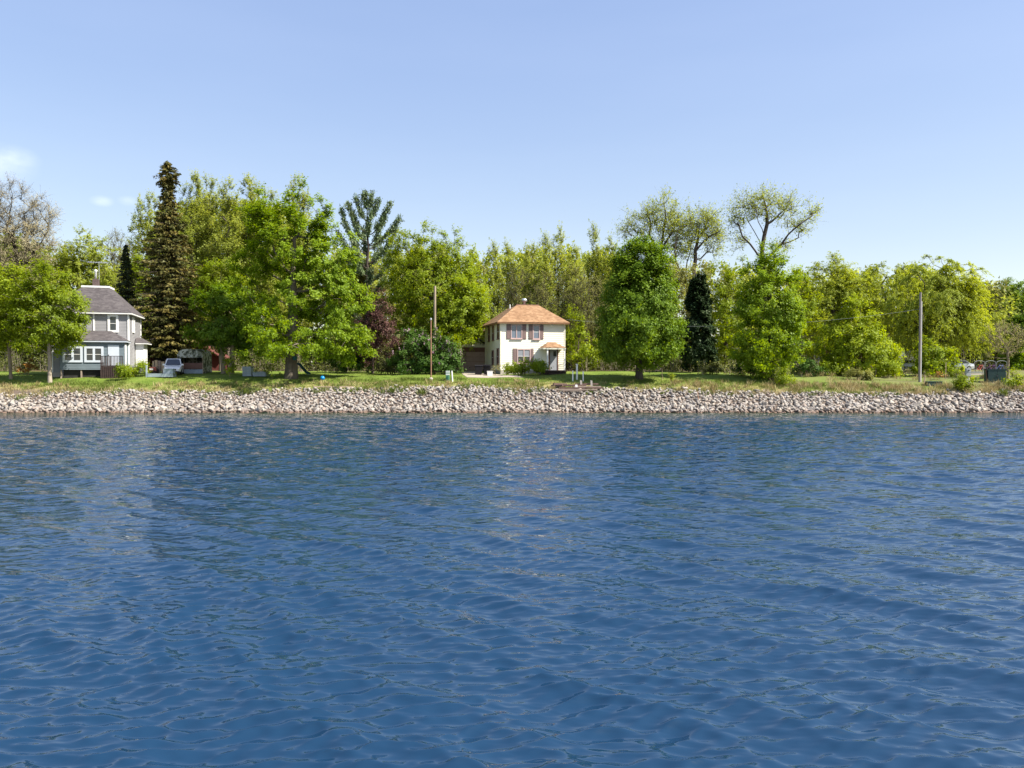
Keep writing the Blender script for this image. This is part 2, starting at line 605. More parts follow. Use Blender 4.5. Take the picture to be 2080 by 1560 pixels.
MAT['shingle_brown'] = shingle_mat('brown_shingles', (0.165, 0.093, 0.048), (0.25, 0.143, 0.076), (0.345, 0.215, 0.122))
MAT['shingle_grey'] = shingle_mat('grey_shingles', (0.055, 0.048, 0.049), (0.080, 0.070, 0.071), (0.115, 0.102, 0.10))


def glass_mat(name, base, rough=0.08):
    m, nt, b = nodes_of(name)
    b.inputs['Base Color'].default_value = (*base, 1)
    b.inputs['Roughness'].default_value = rough
    b.inputs['Specular IOR Level'].default_value = 0.8
    n = N(nt, 'ShaderNodeTexNoise', Scale=1.2, Detail=2.0)
    t = nt.nodes.new('ShaderNodeTexCoord')
    nt.links.new(t.outputs['Object'], n.inputs['Vector'])
    bp = nt.nodes.new('ShaderNodeBump')
    bp.inputs['Strength'].default_value = 0.15
    bp.inputs['Distance'].default_value = 0.03
    nt.links.new(n.outputs['Fac'], bp.inputs['Height'])
    nt.links.new(bp.outputs[0], b.inputs['Normal'])
    return m


MAT['glass'] = glass_mat('window_glass', (0.03, 0.035, 0.04))
MAT['glass_curtain'] = glass_mat('curtained_glass', (0.24, 0.25, 0.28), 0.15)
MAT['glass_blue'] = glass_mat('sky_glass', (0.14, 0.17, 0.22), 0.12)  # pale sky reflection put into the base colour of the panes


def camo_mat():
    m, nt, b = nodes_of('camouflage_fabric')
    L = nt.links
    t = nt.nodes.new('ShaderNodeTexCoord')
    n = N(nt, 'ShaderNodeTexNoise', Scale=1.7, Detail=2.5, Roughness=0.6)
    L.new(t.outputs['Object'], n.inputs['Vector'])
    r = nt.nodes.new('ShaderNodeValToRGB')
    r.color_ramp.interpolation = 'CONSTANT'
    el = r.color_ramp.elements
    el.new(0.5)
    el.new(0.5)
    for e, (p, c) in zip(el, [(0, (0.05, 0.055, 0.035)), (0.43, (0.20, 0.20, 0.14)), (0.52, (0.42, 0.42, 0.35)), (0.63, (0.10, 0.095, 0.055))]):
        e.position = p
        e.color = (*c, 1)
    L.new(n.outputs['Fac'], r.inputs['Fac'])
    L.new(r.outputs[0], b.inputs['Base Color'])
    b.inputs['Roughness'].default_value = 0.8
    return m


MAT['camo'] = camo_mat()


def lawn_mat():
    m, nt, b = nodes_of('lawn_and_soil')
    L = nt.links
    g = nt.nodes.new('ShaderNodeNewGeometry')
    n1 = N(nt, 'ShaderNodeTexNoise', Scale=0.35, Detail=5.0, Roughness=0.65)
    n2 = N(nt, 'ShaderNodeTexNoise', Scale=4.0, Detail=4.0, Roughness=0.7)
    n3 = N(nt, 'ShaderNodeTexNoise', Scale=0.18, Detail=3.0)
    for n in (n1, n2, n3):
        L.new(g.outputs['Position'], n.inputs['Vector'])
    a = N(nt, 'ShaderNodeMath', operation='MULTIPLY_ADD')
    a.inputs[1].default_value = 0.5
    L.new(n2.outputs['Fac'], a.inputs[0])
    h = N(nt, 'ShaderNodeMath', operation='MULTIPLY')
    h.inputs[1].default_value = 0.5
    L.new(n1.outputs['Fac'], h.inputs[0])
    L.new(h.outputs[0], a.inputs[2])
    grass = ramp(nt, a.outputs[0], [(0.3, (0.065, 0.11, 0.016)), (0.5, (0.12, 0.17, 0.026)), (0.72, (0.22, 0.23, 0.06))])
    sep = nt.nodes.new('ShaderNodeSeparateXYZ')
    L.new(g.outputs['Position'], sep.inputs[0])
    # dry straw patches near the bank edge, leaf litter in the wood
    mr = N(nt, 'ShaderNodeMapRange', interpolation_type='SMOOTHSTEP')
    mr.inputs['From Min'].default_value = 92
    mr.inputs['From Max'].default_value = 97
    L.new(sep.outputs['Y'], mr.inputs['Value'])
    mx = nt.nodes.new('ShaderNodeMixRGB')
    mx.inputs['Color2'].default_value = (0.085, 0.062, 0.030, 1)
    L.new(mr.outputs[0], mx.inputs['Fac'])
    L.new(grass, mx.inputs['Color1'])
    mr2 = N(nt, 'ShaderNodeMapRange', interpolation_type='SMOOTHSTEP')
    mr2.inputs['From Min'].default_value = 79.5
    mr2.inputs['From Max'].default_value = 76.5
    L.new(sep.outputs['Y'], mr2.inputs['Value'])
    mr3 = N(nt, 'ShaderNodeMapRange')
    mr3.inputs['From Min'].default_value = 0.4
    mr3.inputs['From Max'].default_value = 0.62
    L.new(n1.outputs['Fac'], mr3.inputs['Value'])
    mu = N(nt, 'ShaderNodeMath', operation='MULTIPLY')
    L.new(mr2.outputs[0], mu.inputs[0])
    L.new(mr3.outputs[0], mu.inputs[1])
    mx2 = nt.nodes.new('ShaderNodeMixRGB')
    mx2.inputs['Color2'].default_value = (0.30, 0.24, 0.11, 1)
    L.new(mu.outputs[0], mx2.inputs['Fac'])
    L.new(mx.outputs[0], mx2.inputs['Color1'])
    mrx = N(nt, 'ShaderNodeMapRange', interpolation_type='SMOOTHSTEP')
    mrx.inputs['From Min'].default_value = 26
    mrx.inputs['From Max'].default_value = 40
    L.new(sep.outputs['X'], mrx.inputs['Value'])
    mrn = N(nt, 'ShaderNodeMapRange')
    mrn.inputs['From Min'].default_value = 0.36
    mrn.inputs['From Max'].default_value = 0.56
    L.new(n1.outputs['Fac'], mrn.inputs['Value'])
    mux = N(nt, 'ShaderNodeMath', operation='MULTIPLY')
    L.new(mrx.outputs[0], mux.inputs[0])
    L.new(mrn.outputs[0], mux.inputs[1])
    mxr = nt.nodes.new('ShaderNodeMixRGB')
    mxr.inputs['Color2'].default_value = (0.15, 0.15, 0.06, 1)
    L.new(mux.outputs[0], mxr.inputs['Fac'])
    L.new(mx2.outputs[0], mxr.inputs['Color1'])
    mx2 = mxr
    # bare gravelly soil under the stones and below the water
    mr4 = N(nt, 'ShaderNodeMapRange')
    mr4.inputs['From Min'].default_value = 76.9
    mr4.inputs['From Max'].default_value = 76.0
    L.new(sep.outputs['Y'], mr4.inputs['Value'])
    mx3 = nt.nodes.new('ShaderNodeMixRGB')
    mx3.inputs['Color2'].default_value = (0.13, 0.10, 0.08, 1)
    L.new(mr4.outputs[0], mx3.inputs['Fac'])
    L.new(mx2.outputs[0], mx3.inputs['Color1'])
    L.new(mx3.outputs[0], b.inputs['Base Color'])
    b.inputs['Roughness'].default_value = 0.95
    b.inputs['Specular IOR Level'].default_value = 0.1
    bp = nt.nodes.new('ShaderNodeBump')
    bp.inputs['Strength'].default_value = 0.6
    bp.inputs['Distance'].default_value = 0.08
    L.new(n2.outputs['Fac'], bp.inputs['Height'])
    L.new(bp.outputs[0], b.inputs['Normal'])
    return m


MAT['lawn'] = lawn_mat()


def stone_mat():
    m, nt, b = nodes_of('riprap_stone')
    L = nt.links
    at = N(nt, 'ShaderNodeAttribute', attribute_name='tint')
    oi = nt.nodes.new('ShaderNodeObjectInfo')
    g = nt.nodes.new('ShaderNodeNewGeometry')
    ad = N(nt, 'ShaderNodeMath', operation='ADD')
    L.new(at.outputs['Fac'], ad.inputs[0])
    L.new(oi.outputs['Random'], ad.inputs[1])
    fr = N(nt, 'ShaderNodeMath', operation='FRACT')
    L.new(ad.outputs[0], fr.inputs[0])
    base = ramp(nt, fr.outputs[0], [(0.0, (0.165, 0.148, 0.14)), (0.13, (0.25, 0.225, 0.20)), (0.35, (0.325, 0.29, 0.252)), (0.55, (0.285, 0.267, 0.255)), (0.78, (0.40, 0.36, 0.305)), (0.9, (0.30, 0.24, 0.20)), (1.0, (0.22, 0.20, 0.19))])
    n = N(nt, 'ShaderNodeTexNoise', Scale=6.0, Detail=6.0, Roughness=0.7)
    L.new(g.outputs['Position'], n.inputs['Vector'])
    mul = nt.nodes.new('ShaderNodeMixRGB')
    mul.blend_type = 'MULTIPLY'
    mul.inputs['Fac'].default_value = 0.6
    L.new(base, mul.inputs['Color1'])
    L.new(ramp(nt, n.outputs['Fac'], [(0.3, (0.62, 0.58, 0.55)), (0.62, (1.06, 1.05, 1.03))]), mul.inputs['Color2'])
    # iron-brown stain at the waterline
    sep = nt.nodes.new('ShaderNodeSeparateXYZ')
    L.new(g.outputs['Position'], sep.inputs[0])
    zz = N(nt, 'ShaderNodeMath', operation='MULTIPLY_ADD')
    zz.inputs[1].default_value = 0.5
    L.new(n.outputs['Fac'], zz.inputs[0])
    L.new(sep.outputs['Z'], zz.inputs[2])
    mr = N(nt, 'ShaderNodeMapRange')
    mr.inputs['From Min'].default_value = 0.30
    mr.inputs['From Max'].default_value = 0.55
    mr.inputs['To Min'].default_value = 0.85
    mr.inputs['To Max'].default_value = 0.0
    L.new(zz.outputs[0], mr.inputs['Value'])
    mx = nt.nodes.new('ShaderNodeMixRGB')
    mx.inputs['Color2'].default_value = (0.13, 0.075, 0.05, 1)
    L.new(mr.outputs[0], mx.inputs['Fac'])
    L.new(mul.outputs[0], mx.inputs['Color1'])
    L.new(mx.outputs[0], b.inputs['Base Color'])
    b.inputs['Roughness'].default_value = 0.85
    b.inputs['Specular IOR Level'].default_value = 0.25
    bp = nt.nodes.new('ShaderNodeBump')
    bp.inputs['Strength'].default_value = 0.5
    bp.inputs['Distance'].default_value = 0.04
    L.new(n.outputs['Fac'], bp.inputs['Height'])
    L.new(bp.outputs[0], b.inputs['Normal'])
    return m


MAT['stone'] = stone_mat()


def water_mat():
    m, nt, b = nodes_of('lake_water')
    L = nt.links
    g = nt.nodes.new('ShaderNodeNewGeometry')
    mp = nt.nodes.new('ShaderNodeMapping')
    mp.inputs['Scale'].default_value = (0.38, 1.0, 1.0)
    mp.inputs['Rotation'].default_value = (0, 0, R(12))
    L.new(g.outputs['Position'], mp.inputs['Vector'])
    n1 = N(nt, 'ShaderNodeTexNoise', Scale=7.0, Detail=1.0, Roughness=0.45)
    n2 = N(nt, 'ShaderNodeTexNoise', Scale=0.055, Detail=3.0, Roughness=0.5)
    L.new(mp.outputs[0], n1.inputs['Vector'])
    L.new(g.outputs['Position'], n2.inputs['Vector'])
    st = N(nt, 'ShaderNodeMapRange')
    st.inputs['From Min'].default_value = 0.35
    st.inputs['From Max'].default_value = 0.65
    st.inputs['To Min'].default_value = 0.55
    st.inputs['To Max'].default_value = 1.0
    L.new(n2.outputs['Fac'], st.inputs['Value'])
    # the short chop that the mesh is too coarse to carry further out
    n3 = N(nt, 'ShaderNodeTexNoise', Scale=2.0, Detail=2.0, Roughness=0.5)
    L.new(mp.outputs[0], n3.inputs['Vector'])
    sep0 = nt.nodes.new('ShaderNodeSeparateXYZ')
    L.new(g.outputs['Position'], sep0.inputs[0])
    fd = N(nt, 'ShaderNodeMapRange')
    fd.inputs['From Min'].default_value = 12.0
    fd.inputs['From Max'].default_value = 55.0
    fd.inputs['To Max'].default_value = 0.9
    L.new(sep0.outputs['Y'], fd.inputs['Value'])
    bp0 = nt.nodes.new('ShaderNodeBump')
    bp0.inputs['Distance'].default_value = 0.40
    L.new(fd.outputs[0], bp0.inputs['Strength'])
    L.new(n3.outputs['Fac'], bp0.inputs['Height'])
    bp = nt.nodes.new('ShaderNodeBump')
    bp.inputs['Distance'].default_value = 0.032
    L.new(st.outputs[0], bp.inputs['Strength'])
    L.new(n1.outputs['Fac'], bp.inputs['Height'])
    L.new(bp0.outputs[0], bp.inputs['Normal'])
    L.new(bp.outputs[0], b.inputs['Normal'])
    # brown-green shallows along the stones with tree reflections painted in, deep blue further out
    sep = nt.nodes.new('ShaderNodeSeparateXYZ')
    L.new(g.outputs['Position'], sep.inputs[0])
    mr = N(nt, 'ShaderNodeMapRange', interpolation_type='SMOOTHSTEP')
    mr.inputs['From Min'].default_value = 60.0
    mr.inputs['From Max'].default_value = 71.5
    L.new(sep.outputs['Y'], mr.inputs['Value'])
    mx = nt.nodes.new('ShaderNodeMixRGB')
    mx.inputs['Color1'].default_value = (0.0070, 0.0295, 0.066, 1)
    mx.inputs['Color2'].default_value = (0.022, 0.036, 0.022, 1)
    L.new(mr.outputs[0], mx.inputs['Fac'])
    L.new(mx.outputs[0], b.inputs['Base Color'])
    b.inputs['Roughness'].default_value = 0.045
    b.inputs['IOR'].default_value = 1.5
    return m


MAT['water'] = water_mat()

# ---------------------------------------------------------------- ground and water
xs = np.concatenate([[-2500, -1200, -500, -250], np.arange(-150, -66, 3.0), np.arange(-66, 66.01, 0.6), np.arange(69, 151, 3.0), [250, 500, 1200, 2500]])
ys = np.concatenate([[66, 69, 70.5], np.arange(71.2, 90, 0.35), np.arange(90, 130, 2.0), [135, 150, 180, 240, 400, 800, 1600, 3000]])
XX, YY = np.meshgrid(xs, ys)
ZZ = G(XX, YY)
nx, ny = len(xs), len(ys)
ii = np.arange(nx * ny).reshape(ny, nx)
fa = np.stack([ii[:-1, :-1], ii[:-1, 1:], ii[1:, 1:], ii[1:, :-1]], -1).reshape(-1, 4)
ground = link('ground', np_mesh('ground', np.stack([XX, YY, ZZ], -1).reshape(-1, 3), fa, MAT['lawn'], smooth_=True))
tag(ground, 'grassy shore with lawn sloping down to the riprap bank', kind='structure')


def make_water():
    r_ = np.random.default_rng(21)
    rr = [0.5, 2.0, 4.0, 5.0, 5.6, 6.0]
    while rr[-1] < 76:
        rr.append(rr[-1] * (1.0050 if rr[-1] < 26 else 1.0044))
    rr = np.array(rr + [90, 120, 200, 500])
    an = np.concatenate([np.radians(np.linspace(-88, -44, 60))[:-1], np.radians(np.linspace(-42, 42, 480)), np.radians(np.linspace(44, 88, 60))[1:]])
    A, RR = np.meshgrid(an, rr)
    X = np.sin(A) * RR
    Y = np.cos(A) * RR
    sp = np.gradient(rr)[:, None] * np.ones_like(A)
    dx = np.zeros_like(X)
    dy = np.zeros_like(X)
    dz = np.zeros_like(X)
    gust = 1.0 + 0.5 * vnoise(X * 0.10, Y * 0.16, 31) + 0.15 * vnoise(X * 0.3, Y * 0.4, 32)
    comps = []
    for k in range(90):      # wind chop, crests lying nearly across the view
        lam = 0.115 * (0.40 / 0.115) ** r_.random()
        th = R(-80) + r_.normal(0, 0.40)
        comps.append((lam, th, 0.035, 1))
    for k in range(18):      # longer oblique waves
        lam = 0.6 * (3.0 / 0.6) ** r_.random()
        th = R(-122) + r_.normal(0, 0.25)
        comps.append((lam, th, 0.040, 0))
    for k in range(8):
        lam = 0.5 * (1.3 / 0.5) ** r_.random()
        th = R(-60) + r_.normal(0, 0.2)
        comps.append((lam, th, 0.020, 0))
    for lam, th, s, chop in comps:
        kk = 2 * np.pi / lam
        a = s / kk * r_.uniform(0.5, 1.5)
        att = 1 - smooth(0.22 * lam, 0.42 * lam, sp)
        ph = kk * (np.cos(th) * X + np.sin(th) * Y) + r_.uniform(0, 6.283)
        am = a * att * (gust if chop else 1.0)
        dz += am * np.sin(ph)
        q = 0.95 * am * np.cos(ph)
        dx += np.cos(th) * q
        dy += np.sin(th) * q
    V = np.stack([X + dx, Y + dy, dz], -1).reshape(-1, 3)
    n, m = X.shape
    i2 = np.arange(n * m).reshape(n, m)
    F = np.stack([i2[:-1, :-1], i2[1:, :-1], i2[1:, 1:], i2[:-1, 1:]], -1).reshape(-1, 4)[:, ::-1]
    return link('water', np_mesh('water', V, F, MAT['water'], smooth_=True))


water = tag(make_water(), 'wind-rippled blue lake water', kind='structure')

# ---------------------------------------------------------------- riprap
import bmesh


def stone_mesh(seed):
    r_ = random.Random(seed)
    bm = bmesh.new()
    sx, sy, sz = r_.uniform(0.8, 1.3), r_.uniform(0.7, 1.0), r_.uniform(0.42, 0.75)
    for k in range(r_.randint(10, 14)):
        v = Vector((r_.gauss(0, 1), r_.gauss(0, 1), r_.gauss(0, 1))).normalized()
        # boxy, split-rock form
        v = Vector([math.copysign(abs(c) ** 0.6, c) for c in v])
        bm.verts.new((v.x * sx * 0.5, v.y * sy * 0.5, v.z * sz * 0.5))
    res = bmesh.ops.convex_hull(bm, input=bm.verts)
    loose = [v for v in bm.verts if not v.link_faces]
    bmesh.ops.delete(bm, geom=loose, context='VERTS')
    bmesh.ops.recalc_face_normals(bm, faces=bm.faces)
    me = bpy.data.meshes.new('stone')
    bm.to_mesh(me)
    bm.free()
    me.materials.append(MAT['stone'])
    return me


STONES = [stone_mesh(s) for s in range(18)]
SV = []
for me in STONES:
    v = np.zeros(len(me.vertices) * 3)
    me.vertices.foreach_get('co', v)
    f = np.array([p.vertices[:] for p in me.polygons])
    SV.append((v.reshape(-1, 3), f))


def rock_top(x):
    """distance at which the stones give way to grass"""
    x = np.asarray(x, float)
    t = 76.5 + 0.55 * vnoise(x * 0.35, x * 0 + 2.0, 12) + 0.3 * vnoise(x * 1.1, x * 0, 13)
    t = t - 0.9 * smooth(-30, -48, x) - 0.5 * smooth(8, 40, x)
    return t


bank = tag(link('riprap_bank', None), 'bank of loose pale riprap stones along the waterline', kind='structure')
rs = np.random.default_rng(5)
items = []
for layer, (stp, smin, smax) in enumerate(((0.32, 0.24, 0.46), (0.46, 0.32, 0.62))):
    for x in np.arange(-60, 60, stp):
        top = float(rock_top(x))
        for y in np.arange(71.5, top + 0.2, stp * 0.95):
            xx = x + rs.normal(0, stp * 0.3)
            yy = y + rs.normal(0, stp * 0.3)
            if layer == 1 and rs.random() < 0.45:
                continue
            s = rs.uniform(smin, smax) * (1.15 if yy < 73.5 else 0.92) * (0.85 if x < -22 and yy > 74 else 1.0)
            z = gz(xx, yy) + s * rs.uniform(0.02, 0.22) + 0.02
            if z < -0.35:
                continue
            items.append((xx, yy, z, s, rs.integers(0, len(STONES)), rs.uniform(0, 6.283), rs.normal(0, 0.45) + 0.35, rs.normal(0, 0.45)))
inview = [it for it in items if abs(it[0]) < it[1] * 0.665 and it[2] > -0.05]
inview.sort(key=lambda t: -t[3] * (1 + 0.2 * (74 - t[1])))
named = inview[:300]
named_set = set(id(t) for t in named)
for it in named:
    x, y, z, s, k, a, b_, c_ = it
    o = link('stone', STONES[k], bank)
    o.location = (x, y, z)
    o.scale = (s, s, s)
    o.rotation_euler = (b_, c_, a)
vs, fs, ts, off = [], [], [], 0
for it in items:
    if id(it) in named_set:
        continue
    x, y, z, s, k, a, b_, c_ = it
    v, f = SV[k]
    ca, sa = math.cos(a), math.sin(a)
    cb, sb = math.cos(b_), math.sin(b_)
    cc, s_c = math.cos(c_), math.sin(c_)
    Rz = np.array([[ca, -sa, 0], [sa, ca, 0], [0, 0, 1]])
    Rx = np.array([[1, 0, 0], [0, cb, -sb], [0, sb, cb]])
    Ry = np.array([[cc, 0, s_c], [0, 1, 0], [-s_c, 0, cc]])
    vv = (v * s) @ (Rz @ Ry @ Rx).T + np.array([x, y, z])
    vs.append(vv)
    fs.append(f + off)
    ts.append(np.full(len(f), rs.random()))
    off += len(v)
small = link('small_stones', np_mesh('small_stones', np.concatenate(vs), np.concatenate(fs), MAT['stone'], np.concatenate(ts)), bank)
small['kind'] = 'stuff'

# ---------------------------------------------------------------- trees


def unit(v):
    return v / np.maximum(np.linalg.norm(v, axis=-1, keepdims=True), 1e-9)


def leaf_quads(r_, c, n, size, aspect, along=None):
    """kite-shaped leaf clumps at centres c with normals n"""
    m = len(c)
    if along is None:
        t = r_.normal(size=(m, 3))
    else:
        t = along + 0.35 * r_.normal(size=(m, 3))
    t = unit(t - n * np.sum(t * n, -1, keepdims=True))
    b = np.cross(n, t)
    s = (size * r_.uniform(0.6, 1.35, m))[:, None]
    w = s * aspect
    bend = n * s * r_.uniform(-0.25, 0.1, (m, 1))
    sk = b * w * r_.uniform(-0.35, 0.35, (m, 1))
    V = np.stack([c + t * s * 0.75 + sk, c - t * s * 0.38 + b * w * 0.68 + bend, c - t * s * 0.38 - b * w * 0.68], 1)
    return V.reshape(-1, 3), np.arange(m * 3).reshape(m, 3)


def tubes_np(p0, p1, r0, r1, k):
    d = unit(p1 - p0)
    ref = np.where(np.abs(d[:, 2:3]) < 0.9, np.array([[0, 0, 1.0]]), np.array([[1.0, 0, 0]]))
    a = unit(np.cross(d, ref))
    b = np.cross(d, a)
    an = np.arange(k) * 2 * np.pi / k
    ring = a[:, None, :] * np.cos(an)[None, :, None] + b[:, None, :] * np.sin(an)[None, :, None]
    v0 = p0[:, None, :] + ring * r0[:, None, None]
    v1 = p1[:, None, :] + ring * r1[:, None, None]
    V = np.concatenate([v0, v1], 1).reshape(-1, 3)
    base = (np.arange(len(p0)) * 2 * k)[:, None]
    q = []
    for i in range(k):
        j = (i + 1) % k
        q.append(np.stack([np.full(len(p0), i), np.full(len(p0), j), np.full(len(p0), k + j), np.full(len(p0), k + i)], -1) + base)
    return V, np.concatenate(q, 0)


def merge(parts):
    V, F, T, off = [], [], [], 0
    for p in parts:
        V.append(p[0])
        F.append(p[1] + off)
        if len(p) > 2:
            T.append(p[2])
        off += len(p[0])
    return np.concatenate(V), np.concatenate(F), (np.concatenate(T) if T else None)


def skeleton(r_, trunk, nodes, w=0.35, fork=0.3):
    K = len(trunk)
    pos = np.zeros((K + len(nodes), 3))
    par = -np.ones(K + len(nodes), int)
    pl = np.zeros(K + len(nodes))
    pos[:K] = trunk
    par[1:K] = np.arange(K - 1)
    for i in range(1, K):
        pl[i] = pl[i - 1] + np.linalg.norm(trunk[i] - trunk[i - 1])
    pl[:K] *= 0.6
    ok = np.zeros(K + len(nodes), bool)
    ok[max(1, int(fork * K)):K] = True
    d0 = np.min(np.linalg.norm(nodes[:, None, :] - trunk[None, ok[:K]], axis=-1), 1)
    order = np.argsort(d0)
    n = K
    for i in order:
        c = nodes[i]
        idx = np.nonzero(ok[:n])[0]
        dv = c - pos[idx]
        d = np.linalg.norm(dv, axis=1)
        down = np.clip(-dv[:, 2] / np.maximum(d, 1e-6), 0, 1)
        cost = d * (1 + 0.8 * down) + w * pl[idx]
        j = idx[np.argmin(cost)]
        pos[n] = c
        par[n] = j
        pl[n] = pl[j] + np.linalg.norm(c - pos[j])
        ok[n] = True
        n += 1
    return pos, par


def radii(pos, par, K, R0, tip=0.014):
    n = len(pos)
    e = float(np.clip(math.log(max(n - K, 3)) / math.log(R0 / tip), 1.25, 2.6))
    acc = np.zeros(n)
    has = np.zeros(n, bool)
    rad = np.zeros(n)
    for i in range(n - 1, -1, -1):
        rad[i] = max(acc[i], tip ** e)
        if par[i] >= 0:
            acc[par[i]] += rad[i]
    rad = rad ** (1 / e)
    sc_ = R0 / rad[0]
    return np.maximum(rad * sc_, tip * 0.8)


def broadleaf(seed, lobes, trunk_top, R0, nodes=220, twigs=5, tl=0.9, lpt=9, lsize=0.26, laspect=0.7, up=0.2, outw=0.6, jit=0.2,
              shell=0.25, draw_twigs=0, droop=0.0, fork=0.35, w=0.35, trunks=1, wob=0.25, ragged=0.12, twig_r=0.012, flat=0.0, depth=0.9, holes=0.0):
    """lobes: (x, z, rx, rz[, y]) in metres from the trunk base. returns (wood, leaves) mesh data"""
    r_ = np.random.default_rng(seed)
    lob = np.array([(l + (0.0,))[:5] for l in lobes], float)
    vol = lob[:, 2] ** 1.6 * lob[:, 3]
    # at least a few per lobe
    pick = r_.choice(len(lob), nodes, p=vol / vol.sum())
    dr = unit(r_.normal(size=(nodes, 3)))
    rad = r_.random(nodes) ** shell
    rad *= 1 + r_.normal(0, ragged, nodes)
    L = lob[pick]
    ry = np.maximum(L[:, 2], 0.0) * depth
    nd = np.stack([L[:, 0] + dr[:, 0] * rad * L[:, 2], L[:, 4] + dr[:, 1] * rad * ry, L[:, 1] + dr[:, 2] * rad * L[:, 3]], -1)
    nd = nd[nd[:, 2] > 0.25]
    if holes > 0:
        hs = vnoise(nd[:, 0] * 1.1, nd[:, 2] * 1.1 + nd[:, 1] * 0.8, seed)
        nd = nd[hs > -1 + holes * 1.2]
    cen = np.array([np.average(lob[:, 0], weights=vol), np.average(lob[:, 4], weights=vol), np.average(lob[:, 1], weights=vol)])
    wood = []
    alltips = []
    for t in range(trunks):
        K = 9
        tx = 0.0 if trunks == 1 else (t - (trunks - 1) / 2) * R0 * 3.2
        tz = np.linspace(-0.25, trunk_top, K)
        ex = cen[0] * 0.55 + tx * 2.5
        tr = np.stack([tx + (ex - tx) * (np.linspace(0, 1, K) ** 1.5) + r_.normal(0, wob * 0.25, K) * np.linspace(0, 1, K), cen[1] * 0.5 * np.linspace(0, 1, K) + r_.normal(0, wob * 0.25, K) * np.linspace(0, 1, K), tz], -1)
        mine = nd if trunks == 1 else nd[np.argsort(np.abs(nd[:, 0] - ex) + r_.random(len(nd)))[:max(5, len(nd) // trunks + 4)]]
        if trunks > 1:
            mine = nd[(np.arange(len(nd)) % trunks) == t]
        pos, par = skeleton(r_, tr, mine, w, fork)
        rd = radii(pos, par, K, R0)
        # root flare
        rd[0] *= 1.35
        e = np.arange(1, len(pos))
        p0, p1 = pos[par[e]], pos[e]
        r0 = np.minimum(rd[par[e]], rd[e] * 1.6)
        r1 = rd[e]
        r0[:K - 1] = rd[par[e]][:K - 1]
        big = r1 > 0.06
        # crooked limbs: each limb bends through a displaced midpoint
        mid = (p0 + p1) / 2 + r_.normal(size=p0.shape) * (np.linalg.norm(p1 - p0, axis=1) * 0.07)[:, None]
        mid[:K - 1] = (p0[:K - 1] + p1[:K - 1]) / 2
        rm = (r0 + r1) / 2
        for msk, kk in ((big, 7), (~big, 3)):
            if msk.any():
                wood.append(tubes_np(p0[msk], mid[msk], r0[msk], rm[msk], kk))
                wood.append(tubes_np(mid[msk], p1[msk], rm[msk], r1[msk], kk))
        alltips.append((pos[K:], pos[par[K:]]))
    tips = np.concatenate([a for a, b in alltips])
    prev = np.concatenate([b for a, b in alltips])
    m = len(tips)
    tw = np.repeat(np.arange(m), twigs)
    outd = unit(tips - cen)
    fwd = unit(tips - prev)
    d = unit(outw * 0.5 * outd[tw] + outw * 0.5 * fwd[tw] + r_.normal(size=(len(tw), 3)) * 0.55 * np.array([1, 1, 0.8 - 0.5 * flat]) + np.array([0, 0, up]))
    ln = tl * r_.uniform(0.5, 1.4, len(tw))
    st = tips[tw]
    ctint = r_.random(m)
    if draw_twigs:
        sel = r_.random(len(tw)) < draw_twigs
        e1 = st + d * ln[:, None]
        e1[:, 2] -= droop * ln
        wood.append(tubes_np(st[sel], e1[sel], np.full(sel.sum(), twig_r), np.full(sel.sum(), twig_r * 0.5), 3))
    if lpt >= 1:
        li = np.repeat(np.arange(len(tw)), lpt)
    else:
        li = np.nonzero(r_.random(len(tw)) < lpt)[0]
    q = r_.random(len(li)) ** 0.8
    c = st[li] + d[li] * (ln[li] * q)[:, None] + r_.normal(size=(len(li), 3)) * jit
    along = None
    if droop:
        c[:, 2] -= droop * ln[li] * q ** 1.6
        along = d[li] + np.array([0, 0, -2.2 * droop]) * q[:, None]
    n = unit(0.75 * unit(c - cen) + np.array([0, -0.1, 0.5]) + 0.4 * r_.normal(size=c.shape))
    V, F = leaf_quads(r_, c, n, lsize, laspect, along)
    tint = np.clip(0.5 * ctint[tw[li]] + 0.5 * r_.random(len(li)), 0, 1) * 0.86
    return merge(wood)[:2], (V, F, tint)


def px_lobes(base, Y, lobes):
    """pixel lobes -> metres around the trunk base"""
    s = Y / FPX
    out = []
    for l in lobes:
        p = P(l[0], l[1], Y)
        out.append((p.x - base.x, p.z - base.z, l[2] * s, l[3] * s, l[4] if len(l) > 4 else 0.0))
    return out


